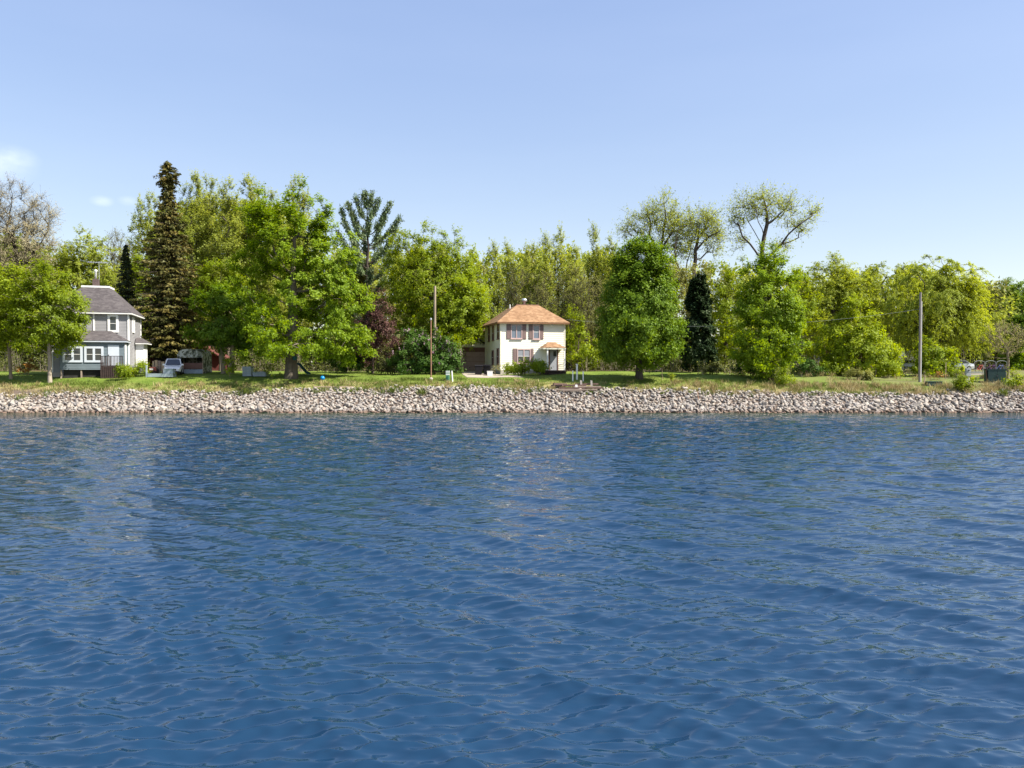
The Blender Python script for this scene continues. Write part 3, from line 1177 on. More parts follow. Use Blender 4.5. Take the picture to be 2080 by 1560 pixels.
def limb_tree(label, bx, Y, limbs, lobes, name='cottonwood_tree', leaf='bud', bark='dark', R0=0.42, seed=1, nodes=150, twigs=6, tl=1.7, lpt=6, lsize=0.18, laspect=0.6, up=0.3, jit=0.2, twig_r=0.011, draw=0.7, w=0.05):
    """a tree whose main limbs are laid out one by one: limbs = [[(px, py, depth offset), ...], ...], the first one the trunk"""
    r_ = np.random.default_rng(seed)
    X = XA(bx, Y)
    base = Vector((X, Y, gz(X, Y)))
    pos, par = [], []
    for li, lm in enumerate(limbs):
        pts = []
        for (px, py, dy) in lm:
            p = P(px, py, Y + dy)
            pts.append(np.array([p.x - base.x, dy, p.z - base.z]))
        if li == 0:
            pts[0][2] = -0.25
        dense = [pts[0]]
        for q in pts[1:]:
            n = max(1, int(np.linalg.norm(q - dense[-1]) / 1.1))
            a0 = dense[-1]
            for k in range(1, n + 1):
                dense.append(a0 + (q - a0) * k / n + (r_.normal(size=3) * 0.09 if k < n else 0))
        if li == 0:
            prev = -1
            start = 0
        else:
            d = [np.linalg.norm(dense[0] - q) for q in pos]
            prev = int(np.argmin(d))
            start = 1
        for q in dense[start:]:
            pos.append(q)
            par.append(prev)
            prev = len(pos) - 1
    K = len(pos)
    lob = np.array([(l + (0.0,))[:5] for l in px_lobes(base, Y, lobes)], float)
    vol = lob[:, 2] ** 1.6 * lob[:, 3]
    pick = r_.choice(len(lob), nodes, p=vol / vol.sum())
    dr = unit(r_.normal(size=(nodes, 3)))
    rad = r_.random(nodes) ** 0.45 * (1 + r_.normal(0, 0.22, nodes))
    Lb = lob[pick]
    nd = np.stack([Lb[:, 0] + dr[:, 0] * rad * Lb[:, 2], Lb[:, 4] + dr[:, 1] * rad * Lb[:, 2] * 0.9, Lb[:, 1] + dr[:, 2] * rad * Lb[:, 3]], -1)
    allp = np.zeros((K + nodes, 3))
    allp[:K] = np.array(pos)
    pr = np.concatenate([np.array(par), -np.ones(nodes, int)])
    lowok = allp[:, 2] > np.min(lob[:, 1] - lob[:, 3]) - 3.0
    d0 = np.min(np.linalg.norm(nd[:, None] - allp[None, :K], axis=-1), 1)
    n = K
    for i in np.argsort(d0):
        dv = nd[i] - allp[:n]
        d = np.linalg.norm(dv, axis=1)
        cost = d * (1 + 0.8 * np.clip(-dv[:, 2] / np.maximum(d, 1e-6), 0, 1)) + np.where(lowok[:n] | (np.arange(n) >= K), 0, 50)
        allp[n] = nd[i]
        pr[n] = int(np.argmin(cost))
        n += 1
    tip = 0.013
    acc = np.zeros(n)
    rd = np.zeros(n)
    e = float(np.clip(math.log(max(nodes, 3)) / math.log(R0 / tip), 1.25, 2.6))
    for i in range(n - 1, -1, -1):
        rd[i] = max(acc[i], tip ** e)
        if pr[i] >= 0:
            acc[pr[i]] += rd[i]
    rd = rd ** (1 / e)
    rd = np.maximum(rd * R0 / rd[0], tip * 0.8)
    rd[0] *= 1.3
    ee = np.arange(1, n)
    p0, p1, r0, r1 = allp[pr[ee]], allp[ee], np.minimum(rd[pr[ee]], rd[ee] * 1.5), rd[ee]
    wood = []
    big = r1 > 0.05
    for msk, kk in ((big, 7), (~big, 4)):
        if msk.any():
            wood.append(tubes_np(p0[msk], p1[msk], r0[msk], r1[msk], kk))
    tips, prv = allp[K:], allp[pr[K:]]
    m = len(tips)
    cen = np.array([np.average(lob[:, 0], weights=vol), 0, np.average(lob[:, 1], weights=vol) - 2.5])
    tw = np.repeat(np.arange(m), twigs)
    d = unit(0.35 * unit(tips - cen)[tw] + 0.45 * unit(tips - prv)[tw] + 0.5 * r_.normal(size=(len(tw), 3)) + np.array([0, 0, up]))
    ln = tl * r_.uniform(0.5, 1.4, len(tw))
    st = tips[tw]
    sel = r_.random(len(tw)) < draw
    wood.append(tubes_np(st[sel], st[sel] + d[sel] * ln[sel][:, None], np.full(sel.sum(), twig_r), np.full(sel.sum(), twig_r * 0.5), 3))
    li = np.repeat(np.arange(len(tw)), lpt)
    c = st[li] + d[li] * (ln[li] * r_.random(len(li)) ** 0.8)[:, None] + r_.normal(size=(len(li), 3)) * jit
    nn = unit(0.4 * unit(c - cen) + np.array([0, 0, 0.45]) + 0.8 * r_.normal(size=c.shape))
    V, F = leaf_quads(r_, c, nn, lsize, laspect)
    tint = np.clip(0.5 * r_.random(m)[tw[li]] + 0.5 * r_.random(len(li)), 0, 1) * 0.86
    root = empty(name, base, 0, label, 'tree')
    wv = merge(wood)
    link('trunk', np_mesh('trunk', wv[0], wv[1], BARK[bark]), root)
    link('crown', np_mesh('crown', V, F, LEAF[leaf], tint), root)
    return root


TREES = 0
KIND = dict(
    maple=dict(leaf='maple', bark='grey', twigs=6, tl=0.95, lpt=30, lsize=0.183, laspect=0.85, up=0.05, jit=0.17, flat=0.6, dens=1.0, holes=0.2),
    deep=dict(leaf='deep', bark='dark', twigs=7, tl=0.85, lpt=24, lsize=0.172, laspect=0.8, up=0.1, jit=0.15, flat=0.4, dens=1.1, holes=0.0),
    lime=dict(leaf='lime', bark='tan', twigs=7, tl=0.9, lpt=18, lsize=0.203, laspect=0.7, up=0.25, jit=0.17, dens=1.1, draw_twigs=0.3, holes=0.1),
    spring=dict(leaf='lime', bark='grey', twigs=7, tl=1.0, lpt=18, lsize=0.203, laspect=0.6, up=0.4, jit=0.15, dens=1.0, draw_twigs=0.5, holes=0.1),
    bud=dict(leaf='bud', bark='grey', twigs=7, tl=1.35, lpt=16, lsize=0.195, laspect=0.55, up=1.0, jit=0.10, dens=1.0, draw_twigs=0.5, twig_r=0.014),
    olive=dict(leaf='olive', bark='grey', twigs=7, tl=1.3, lpt=9, lsize=0.164, laspect=0.5, up=0.7, jit=0.12, dens=1.0, draw_twigs=1.0, twig_r=0.016),
    cotton=dict(leaf='bud', bark='dark', twigs=7, tl=1.1, lpt=9, lsize=0.172, laspect=0.6, up=0.4, jit=0.16, dens=1.0, draw_twigs=0.8, twig_r=0.014, w=0.2),
    bare=dict(leaf='tan', bark='grey', twigs=10, tl=1.5, lpt=9, lsize=0.156, laspect=0.35, up=0.3, jit=0.14, dens=1.0, draw_twigs=0.7, twig_r=0.014),
    willow=dict(leaf='willow', bark='dark', twigs=8, tl=1.7, lpt=21, lsize=0.234, laspect=0.4, up=0.15, jit=0.09, dens=1.0, droop=0.95, draw_twigs=0.2, holes=0.15),
    arbor=dict(leaf='arbor', bark='dark', twigs=8, tl=0.7, lpt=32, lsize=0.20, laspect=0.7, up=1.0, jit=0.12, dens=1.6, shell=0.2, ragged=0.05),
    purple=dict(leaf='purple', bark='dark', twigs=8, tl=0.8, lpt=14, lsize=0.148, laspect=0.6, up=0.3, jit=0.15, dens=1.5, draw_twigs=0.8),
    shrub=dict(leaf='lilac', bark='dark', twigs=7, tl=0.6, lpt=18, lsize=0.156, laspect=0.7, up=0.35, jit=0.14, dens=1.7),
    sapling=dict(leaf='lime', bark='tan', twigs=4, tl=0.32, lpt=10, lsize=0.094, laspect=0.6, up=0.5, jit=0.07, dens=5.0, draw_twigs=0.8),
)


def tree(label, kind, bx, Y, lobes, R0=0.25, seed=None, name=None, cat='tree', group=None, top=0.62, leaf=None, bark=None, dens=1.0, **ov):
    global TREES
    TREES += 1
    seed = 100 + TREES if seed is None else seed
    k = dict(KIND[kind])
    k.update(ov)
    lf = leaf or k.pop('leaf')
    k.pop('leaf', None)
    bk = bark or k.pop('bark')
    k.pop('bark', None)
    dn = k.pop('dens') * dens
    X = XA(bx, Y)
    base = Vector((X, Y, gz(X, Y)))
    lob = px_lobes(base, Y, lobes)
    ztop = max(l[1] + l[3] for l in lob)
    area = sum(math.pi * l[2] * l[3] for l in lob)
    nodes = k.pop('nodes', int(max(16, min(460, area * 1.9 * dn))))
    wood, lv = broadleaf(seed, lob, ztop * top, R0, nodes=nodes, **k)
    root = empty(name or 'tree', base, 0, label, cat, group)
    link('trunk', np_mesh('trunk', wood[0], wood[1], BARK[bk]), root)
    link('crown', np_mesh('crown', lv[0], lv[1], LEAF[lf], lv[2]), root)
    return root


def copy_tree(root, loc, rz, sc_, label, group, name=None):
    r = root.copy()
    if name:
        r.name = name
    COL.objects.link(r)
    r.location = loc
    r.rotation_euler = (0, 0, rz)
    r.scale = sc_
    r['label'] = label
    if group:
        r['group'] = group
    elif 'group' in r:
        del r['group']
    for ch in list(root.children):
        c = ch.copy()
        COL.objects.link(c)
        c.parent = r
    return r


def conifer(label, bx, Y, prof, name='spruce_tree', leaf='spruce', R0=0.35, seed=1, bark='dark', step=0.42, nb=10, lq=15, ls=0.42, trunk_from=None):
    """spruce: drooping whorls whose reach follows prof = [(py, half width px)...], top first"""
    r_ = np.random.default_rng(seed)
    X = XA(bx, Y)
    base = Vector((X, Y, gz(X, Y)))
    s = Y / FPX
    zs = np.array([P(bx, p[0], Y).z - base.z for p in prof])[::-1]
    hw = np.array([p[1] * s for p in prof])[::-1]
    ztop = zs[-1]
    wood = []
    K = 12
    tz = np.linspace(-0.2, ztop, K)
    tp = np.stack([r_.normal(0, 0.03, K), r_.normal(0, 0.03, K), tz], -1)
    tr = R0 * (1 - np.linspace(0, 1, K) * 0.92)
    wood.append(tubes_np(tp[:-1], tp[1:], tr[:-1], tr[1:], 8))
    Vs = []
    z = zs[0]
    while z < ztop:
        Rr = float(np.interp(z, zs, hw)) * 1.32
        gaps = r_.uniform(0.55, 1.15, nb) * r_.uniform(0.85, 1.12) * np.where(r_.random(nb) < 0.12, 1.3, 1.0)
        for b in range(nb):
            a = 2 * np.pi * (b + r_.random()) / nb
            o = np.array([math.cos(a), math.sin(a), 0])
            ln = Rr * gaps[b]
            if ln < 0.12:
                ln = 0.12
            zz = z + r_.normal(0, step * 0.3)
            t = np.linspace(0, 1, 4)
            path = np.array([0, 0, zz]) + o * (t * ln)[:, None]
            path[:, 2] += ln * (-0.34 * t + 0.16 * t ** 2)
            rr = 0.012 + 0.018 * min(ln, 3) * (1 - t)
            wood.append(tubes_np(path[:-1], path[1:], rr[:-1], rr[1:], 3))
            m = int(lq * (0.35 + 0.65 * ln / 2.0))
            q = r_.random(m) ** 0.55
            c = np.array([0, 0, zz]) + o * (q * ln)[:, None]
            c[:, 2] += ln * (-0.34 * q + 0.16 * q ** 2)
            side = np.array([-o[1], o[0], 0])
            spread = r_.normal(size=m) * 0.16 * (0.4 + ln * 0.25)
            c += side * spread[:, None]
            c[:, 2] += -np.abs(r_.normal(0, 0.13, m))
            n = unit(np.array([0, 0, 0.8]) + o * 0.5 + 0.6 * r_.normal(size=(m, 3)))
            V, F = leaf_quads(r_, c, n, ls, 0.42, np.tile(o, (m, 1)) + side * np.sign(spread)[:, None] * 0.7 + np.array([0, 0, -0.35]))
            ct = r_.random() * 0.6
            Vs.append((V, F, np.clip(ct + 0.4 * r_.random(m), 0, 1) * 0.86))
        z += step * r_.uniform(0.75, 1.25)
    w = merge(wood)
    lv = merge(Vs)
    root = empty(name, base, 0, label, 'tree')
    link('trunk', np_mesh('trunk', w[0], w[1], BARK[bark]), root)
    link('crown', np_mesh('crown', lv[0], lv[1], LEAF[leaf], lv[2]), root)
    return root


def white_pine(label, bx, Y, top_py, seed=3):
    r_ = np.random.default_rng(seed)
    X = XA(bx, Y)
    base = Vector((X, Y, gz(X, Y)))
    s = Y / FPX
    ztop = P(bx, top_py, Y).z - base.z
    wood, Vs = [], []
    K = 14
    tz = np.linspace(-0.2, ztop, K)
    tp = np.stack([r_.normal(0, 0.05, K), r_.normal(0, 0.05, K), tz], -1)
    tr = 0.42 * (1 - np.linspace(0, 1, K) * 0.93)
    wood.append(tubes_np(tp[:-1], tp[1:], tr[:-1], tr[1:], 8))

    def plume(path, dens, sz):
        seg = path[1:] - path[:-1]
        for i in range(len(seg)):
            ln = np.linalg.norm(seg[i])
            m = max(2, int(dens * ln))
            q = r_.random(m)[:, None]
            c = path[i] + seg[i] * q + r_.normal(size=(m, 3)) * 0.20
            al = unit(seg[i])[None] + 0.75 * r_.normal(size=(m, 3)) + np.array([0, 0, 0.7])
            n = unit(r_.normal(size=(m, 3)) + np.array([0, 0, 0.3]))
            V, F = leaf_quads(r_, c, n, sz, 0.30, al)
            Vs.append((V, F, np.clip(r_.random() * 0.5 + 0.5 * r_.random(m), 0, 1) * 0.86))

    specs = []
    # (start py, reach px (signed), end py)
    for spy, reach, epy in ((540, -60, 470), (515, -52, 425), (500, 66, 440), (535, 60, 462), (478, 46, 410), (472, -38, 412), (446, 24, 402), (448, -22, 402), (428, 9, 394), (575, 46, 520), (425, -9, 394), (492, -30, 440), (498, 34, 440), (555, -58, 510), (600, 36, 565), (640, 38, 610), (655, -36, 630)):
        specs.append((spy, reach * s, epy, 0.0))
        if abs(reach) > 40:
            specs.append((spy + 6, reach * s * 0.3, epy + 30, reach * s * 0.8 * (1 if r_.random() < 0.5 else -1)))
    for spy, rx, epy, ryy in specs:
        z0 = P(bx, spy, Y).z - base.z
        z1 = P(bx, epy, Y).z - base.z
        t = np.linspace(0, 1, 7)
        path = np.stack([rx * t ** 0.85, ryy * t ** 0.85 + 0 * t, z0 + (z1 - z0) * t ** 1.7], -1)
        path += r_.normal(size=path.shape) * 0.07 * t[:, None]
        rr = 0.085 * (1 - 0.8 * t)
        wood.append(tubes_np(path[:-1], path[1:], rr[:-1], rr[1:], 5))
        plume(path[2:], 130, 0.34)
        for k in range(3):   # side shoots
            i = r_.integers(2, 6)
            p = path[i]
            d = unit(np.array([rx, ryy, 0]) * 0.25 + r_.normal(size=3) * 0.5 + np.array([0, 0, 1.1]))
            sp = np.stack([p, p + d * 0.4, p + d * 0.85 + np.array([0, 0, 0.15])])
            plume(sp, 80, 0.28)
    plume(tp[-2:], 80, 0.32)
    w = merge(wood)
    lv = merge(Vs)
    root = empty('pine_tree', base, 0, label, 'tree')
    link('trunk', np_mesh('trunk', w[0], w[1], BARK['dark']), root)
    link('crown', np_mesh('crown', lv[0], lv[1], LEAF['pine'], lv[2]), root)
    return root


# --- the front row, left to right
tree('bright yellow-green bushy tree cut by the left edge of the photo', 'lime', 22, 80.5,
     [(5, 585, 48, 52), (-25, 640, 60, 70), (15, 665, 42, 50), (35, 620, 25, 45)], 0.16, leaf='yellow', bark='tan')
tree('young bright green maple with a pale leaning trunk in front of the grey house', 'lime', 101, 78.5,
     [(100, 555, 30, 32), (98, 590, 44, 50), (66, 630, 34, 50), (130, 622, 40, 42), (98, 660, 58, 36), (142, 668, 30, 28), (52, 672, 30, 30), (78, 694, 34, 20), (122, 692, 32, 20)], 0.20, bark='pale', lsize=0.18, holes=0.12, dens=1.1, lpt=20, up=0.05, flat=0.5)
big = tree('large spreading green maple with a thick dark trunk beside the blue ball', 'maple', 592, 81.0,
     [(622, 435, 50, 62), (560, 450, 58, 58), (590, 500, 80, 60), (665, 520, 55, 75), (515, 570, 48, 75), (640, 600, 75, 55), (545, 640, 60, 50),
      (700, 610, 52, 62), (690, 690, 62, 36), (600, 690, 75, 36, -2.0), (520, 690, 48, 38), (725, 650, 25, 55), (590, 560, 60, 55, 3.0), (610, 708, 62, 18, -3.0), (685, 712, 52, 20), (530, 706, 44, 20), (735, 700, 14, 22)], 0.62, top=0.72, bark='grey', wob=0.5, dens=1.12, nodes=460, lpt=30)
tree('two-stemmed green tree with tan trunks in front of the red shed', 'maple', 462, 87.5,
     [(440, 612, 38, 40), (475, 640, 48, 48), (425, 660, 42, 40), (500, 680, 35, 32), (455, 690, 50, 22)], 0.27, trunks=2, bark='tan', leaf='deep', top=0.55)
tree('yellow-green young tree rising above the red shed between spruce and maple', 'spring', 448, 95.0,
     [(450, 570, 38, 38), (430, 605, 38, 40), (475, 590, 35, 40)], 0.2)
tree('dense egg-shaped maple standing alone on the lawn right of the yellow house', 'deep', 1298, 79.8,
     [(1300, 548, 54, 58), (1300, 552, 60, 60), (1300, 540, 48, 52), (1302, 595, 72, 62), (1300, 640, 82, 62), (1298, 680, 88, 55), (1298, 710, 76, 32), (1300, 640, 55, 70)], 0.36, top=0.75, nodes=640, shell=0.2, ragged=0.04, lpt=21, tl=0.7, jit=0.24, flat=0.1)
tree('tall narrow dark arborvitae column right of the egg-shaped maple', 'arbor', 1417, 91.0,
     [(1419, 588, 16, 31), (1419, 592, 18, 34), (1419, 600, 19, 40), (1419, 620, 22, 50), (1418, 645, 26, 60), (1417, 695, 31, 62), (1417, 728, 35, 34)], 0.2, name='arborvitae_tree', top=0.85, dens=1.35, tl=0.45, ragged=0.025, shell=0.16, up=1.3)
tree('bright green pointed tree in front of the tall bare cottonwood', 'deep', 1566, 80.8,
     [(1566, 522, 26, 24), (1566, 545, 40, 36), (1566, 580, 54, 44), (1560, 630, 60, 55), (1558, 690, 64, 55), (1600, 655, 36, 45), (1555, 730, 55, 32)], 0.25, top=0.8, leaf='maple', dens=1.2, up=0.35, ragged=0.16, lpt=20)
tree('bright yellow-green cone of young foliage left of the right-hand pole', 'lime', 1742, 87.0,
     [(1735, 628, 22, 28), (1742, 670, 44, 40), (1745, 715, 68, 42), (1700, 700, 40, 45), (1790, 735, 36, 25), (1745, 745, 70, 22)], 0.15, leaf='yellow', trunks=2, dens=1.05)
tree('yellow-green shrub growing just right of the right-hand utility pole', 'lime', 1897, 86.5,
     [(1890, 715, 26, 26), (1910, 735, 26, 28), (1885, 750, 28, 18)], 0.07, cat='shrub', name='shrub', trunks=3)
tree('small vase-shaped young tree with tan branches above the big green cabinet', 'olive', 2048, 82.0,
     [(2046, 688, 42, 26), (2020, 700, 24, 22), (2070, 700, 24, 24), (2045, 668, 26, 14), (2046, 715, 30, 18)], 0.13, bark='tan', twigs=6, tl=0.6, lpt=3, lsize=0.13, dens=1.8)

# --- conifers
conifer('very tall brown-green spruce with a knobbly top in front of the red shed', 345, 96.5,
        [(329, 4), (338, 12), (352, 18), (368, 17), (380, 9), (392, 11), (420, 17), (460, 25), (500, 35), (540, 45), (600, 57), (650, 64), (690, 60), (715, 42)], R0=0.42, seed=4, ls=0.36, lq=27, nb=13, step=0.42)
conifer('small dark spruce between the grey house and the very tall spruce', 258, 99.0, [(498, 2), (530, 9), (580, 15), (640, 20), (700, 24), (730, 22)], leaf='darkspruce', R0=0.2, seed=9, ls=0.34, step=0.42, nb=10, lq=24)
white_pine('white pine with upswept plumes rising behind the large maple', 747, 101.0, 392)

# --- middle and back trees, left
tree('large bare tan willow with dark limbs at the far left', 'bare', 18, 108.0,
     [(30, 425, 55, 52), (80, 455, 34, 36), (-20, 460, 60, 60), (45, 500, 62, 45), (100, 440, 16, 18), (0, 540, 80, 50)], 0.55, bark='dark', top=0.45, dens=1.5, name='willow_tree', lpt=11, twigs=10)
tree('golden budding tree behind the chimney of the grey house', 'willow', 168, 119.0,
     [(170, 515, 42, 40), (135, 540, 38, 45), (205, 555, 32, 55), (160, 600, 65, 60), (100, 560, 45, 50)], 0.35, droop=0.35, leaf='willow', dens=0.9)
tree('sparse bare grey tree left of the small dark spruce', 'olive', 240, 124.0, [(240, 515, 26, 34), (225, 560, 24, 40), (262, 545, 22, 45), (245, 620, 40, 50)], 0.22, lpt=4, dens=1.3)
tree('pale silvery poplar leaning out left of the very tall spruce', 'bud', 305, 112.0,
     [(300, 440, 32, 42), (285, 490, 30, 48), (300, 550, 38, 55), (285, 620, 38, 60), (320, 660, 45, 50)], 0.3, dens=0.9)
tree('leafy green tree in the wood between the small and the very tall spruce', 'spring', 282, 104.0, [(282, 560, 24, 40), (280, 610, 30, 50), (275, 670, 38, 40)], 0.2, leaf='lime')
g1 = 'budding poplars behind the shed and the large maple'
ORD = ('first', 'second', 'third', 'fourth', 'fifth', 'sixth', 'seventh', 'eighth')
protos = []
for i, (x, t, Y) in enumerate(((392, 358, 109.0), (428, 362, 112.0), (464, 372, 108.0), (512, 366, 111.0), (548, 388, 109.0), (606, 366, 114.0))):
    lab = 'budding poplar between the tall spruce and the large maple top, ' + ORD[i] + ' from the left'
    if i < 3:
        protos.append((tree(lab, 'bud', x, Y, [(x, t + 48, 22, 44), (x + 3, t + 100, 28, 55), (x - 3, t + 170, 32, 65), (x, t + 250, 34, 60)], 0.24, group=g1, name='poplar_tree', dens=1.25), t, Y))
    else:
        r0, t0, Y0 = protos[i - 3]
        X = XA(x, Y)
        k = (P(x, t, Y).z - gz(X, Y)) / (P(x, t0, Y0).z - gz(X, Y0))
        copy_tree(r0, (X, Y, gz(X, Y)), 2.1 + i, (1, 1, k), lab, g1)
tree('yellow-green tree filling the gap behind the white pine and the large maple', 'spring', 715, 104.0, [(715, 560, 40, 50), (700, 620, 45, 60), (755, 585, 34, 55), (768, 655, 40, 55), (735, 700, 50, 40)], 0.2, leaf='olive')

# --- centre
tree('broad rounded spring-green tree left of the yellow house', 'spring', 878, 96.0,
     [(868, 505, 62, 52), (812, 535, 38, 55), (925, 545, 50, 62), (870, 590, 80, 60), (965, 590, 26, 58), (815, 620, 40, 60), (900, 660, 70, 50), (950, 640, 42, 62)], 0.4, top=0.55, dens=1.0, bark='dark')
tree('bright lime tree with low branches brushing the yellow house eaves', 'lime', 938, 91.0,
     [(940, 610, 42, 48), (925, 665, 50, 45), (964, 618, 24, 36), (905, 640, 30, 40)], 0.2, dens=1.1, top=0.5)
tree('purple-leaved crab apple between the large maple and the lilacs', 'purple', 757, 88.0,
     [(770, 628, 26, 30), (760, 670, 34, 36), (775, 700, 30, 34), (745, 705, 26, 34)], 0.15, bark='dark')
tree('dark-trunked shrubby tree under the right side of the large maple', 'shrub', 703, 89.5, [(700, 730, 36, 22), (725, 745, 28, 20)], 0.10, cat='shrub', name='shrub')
tree('dark green lilac bush with pink blossom left of the thin pipe pole', 'shrub', 842, 85.0, [(842, 700, 36, 28), (835, 735, 42, 26), (865, 725, 28, 34)], 0.08, cat='shrub', name='lilac_bush', trunks=3)
tree('dark lilac bush with mauve blossom right of the thin pipe pole', 'shrub', 902, 85.5, [(895, 712, 32, 30), (915, 740, 28, 24), (885, 742, 32, 24)], 0.08, cat='shrub', name='lilac_bush', trunks=3)
tree('olive-green bush with bare stems at the foot of the purple crab apple', 'shrub', 795, 86.0, [(795, 735, 30, 24), (780, 748, 24, 16)], 0.07, cat='shrub', name='bush', trunks=4, leaf='brush', lpt=5, draw_twigs=0.8)

# --- behind the yellow house
g2 = 'budding poplars in the wood behind the yellow house'
protos = []
for i, (x, t, Y) in enumerate(((1004, 508, 124.0), (1034, 500, 128.0), (1076, 500, 126.0), (1108, 492, 123.0), (1134, 472, 126.0), (1168, 508, 124.0), (1206, 474, 127.0), (1238, 492, 125.0))):
    lab = 'slender budding poplar behind the yellow house, ' + ORD[i] + ' from the left'
    if i < 3:
        protos.append((tree(lab, 'bud', x, Y, [(x, t + 30, 13, 32), (x + 2, t + 80, 20, 40), (x - 3, t + 140, 26, 50), (x, t + 200, 28, 50)], 0.2, group=g2, name='poplar_tree', dens=1.3), t, Y))
    else:
        r0, t0, Y0 = protos[i % 3]
        X = XA(x, Y)
        k = (P(x, t, Y).z - gz(X, Y)) / (P(x, t0, Y0).z - gz(X, Y0))
        copy_tree(r0, (X, Y, gz(X, Y)), 1.3 + 1.9 * i, (1, 1, k), lab, g2)
for i, (x, t) in enumerate(((1050, 560), (1102, 556), (1158, 548), (1192, 560), (1225, 575))):
    tree('brown half-bare tree behind the yellow house, ' + {1050: 'above the left end of its roof', 1102: 'above its roof vent', 1158: 'just right of its eaves', 1192: 'second right of its eaves', 1225: 'touching the egg-shaped maple'}[x], 'olive', x, 110.0 + 2 * (i % 3),
         [(x, t + 35, 26, 36), (x - 8, t + 80, 30, 40), (x + 8, t + 120, 30, 45)], 0.2, group='half-bare trees behind the yellow house', bark='dark', lpt=7, dens=1.2)
tree('green tree growing against the right wall of the yellow house', 'spring', 1172, 97.0, [(1168, 655, 16, 36), (1176, 700, 22, 42), (1200, 720, 24, 30)], 0.13, leaf='lime')

# --- the tall half-bare cottonwoods
limb_tree('spreading half-bare cottonwood rising behind the egg-shaped maple', 1336, 113.0,
          [[(1336, 765, 0), (1338, 640, 0), (1338, 520, 0), (1345, 490, 0), (1352, 450, 0), (1348, 412, 0)],
           [(1338, 515, 0), (1326, 490, .5), (1312, 468, 1.5), (1290, 455, 2.5), (1272, 460, 3)], [(1318, 475, 1), (1322, 455, 0), (1315, 430, 0)],
           [(1338, 520, 0), (1352, 492, -1), (1366, 470, -2), (1378, 450, -2.5)], [(1338, 530, 0), (1310, 500, -1.5), (1285, 478, -2), (1262, 468, -2)],
           [(1345, 490, 0), (1334, 465, 2), (1332, 430, 2.5)], [(1360, 478, -1.5), (1390, 462, 0), (1402, 445, 1)]],
          [(1348, 425, 30, 26), (1312, 445, 30, 26), (1278, 465, 24, 18), (1378, 455, 26, 30), (1345, 465, 40, 26), (1300, 475, 30, 20), (1395, 480, 20, 30), (1350, 500, 40, 18)], seed=11, R0=0.40, nodes=240)
limb_tree('half-bare cottonwood with two forking dark stems left of the arborvitae', 1396, 111.0,
          [[(1396, 765, 0), (1398, 620, 0), (1410, 560, 0), (1412, 510, 0), (1418, 485, 0), (1432, 465, 0), (1438, 440, 0)],
           [(1397, 640, 0), (1391, 560, 1), (1396, 530, 1), (1404, 500, 1), (1408, 470, 1.5), (1400, 450, 2)], [(1397, 600, 0), (1372, 530, -1), (1371, 500, -1), (1376, 470, -1)],
           [(1412, 510, 0), (1440, 480, -1), (1462, 470, -1.5)], [(1418, 485, 0), (1420, 455, 1.5), (1418, 432, 2)], [(1410, 535, 0), (1436, 512, 1), (1452, 495, 1.5)]],
          [(1435, 448, 26, 24), (1458, 475, 14, 26), (1405, 455, 24, 24), (1376, 475, 20, 26), (1425, 480, 34, 24), (1448, 510, 16, 18), (1395, 510, 25, 20)], seed=12, R0=0.34, nodes=215)
limb_tree('tallest half-bare cottonwood with open crown behind the bright green pointed tree', 1552, 113.0,
          [[(1552, 765, 0), (1552, 640, 0), (1550, 540, 0), (1548, 505, 0), (1552, 480, 0), (1558, 455, 0), (1556, 420, 0), (1550, 400, 0)],
           [(1550, 520, 0), (1542, 488, .8), (1532, 470, 1.5), (1520, 450, 2), (1512, 425, 2.5), (1506, 405, 2.5)], [(1550, 530, 0), (1524, 496, -1), (1508, 480, -1.5), (1500, 455, -2)],
           [(1550, 535, 0), (1588, 495, -1), (1602, 475, -1.5), (1625, 455, -2), (1648, 440, -2)], [(1557, 460, 0), (1578, 440, 1), (1596, 424, 1.5), (1608, 408, 2)],
           [(1552, 480, 0), (1540, 450, -2), (1536, 415, -2.5)], [(1602, 475, -1.5), (1600, 445, -2.5), (1622, 425, -3)], [(1588, 495, -1), (1612, 488, 1), (1632, 478, 2)]],
          [(1508, 420, 20, 24), (1552, 405, 30, 16), (1600, 418, 24, 18), (1645, 437, 16, 16), (1496, 455, 16, 22), (1615, 462, 26, 14), (1506, 490, 20, 16), (1540, 430, 26, 18), (1575, 435, 24, 18), (1590, 500, 24, 10)], seed=13, R0=0.44, nodes=215)
tree('olive-green budding tree between the egg-shaped maple and the arborvitae', 'spring', 1374, 103.0, [(1372, 575, 30, 42), (1380, 635, 36, 50), (1384, 705, 40, 46), (1350, 650, 30, 50)], 0.2, leaf='olive', bark='dark', dens=1.1)
tree('olive-green leafy tree right of the arborvitae', 'spring', 1474, 100.0, [(1475, 575, 30, 36), (1478, 630, 42, 50), (1470, 695, 40, 42), (1500, 560, 22, 34)], 0.25, leaf='lime', bark='dark', dens=0.9)
tree('thin leafy tree filling the space right of the pointed tree', 'spring', 1625, 103.0, [(1622, 575, 24, 28), (1630, 630, 34, 50), (1640, 690, 36, 36)], 0.2, leaf='yellow', bark='dark', dens=0.8)

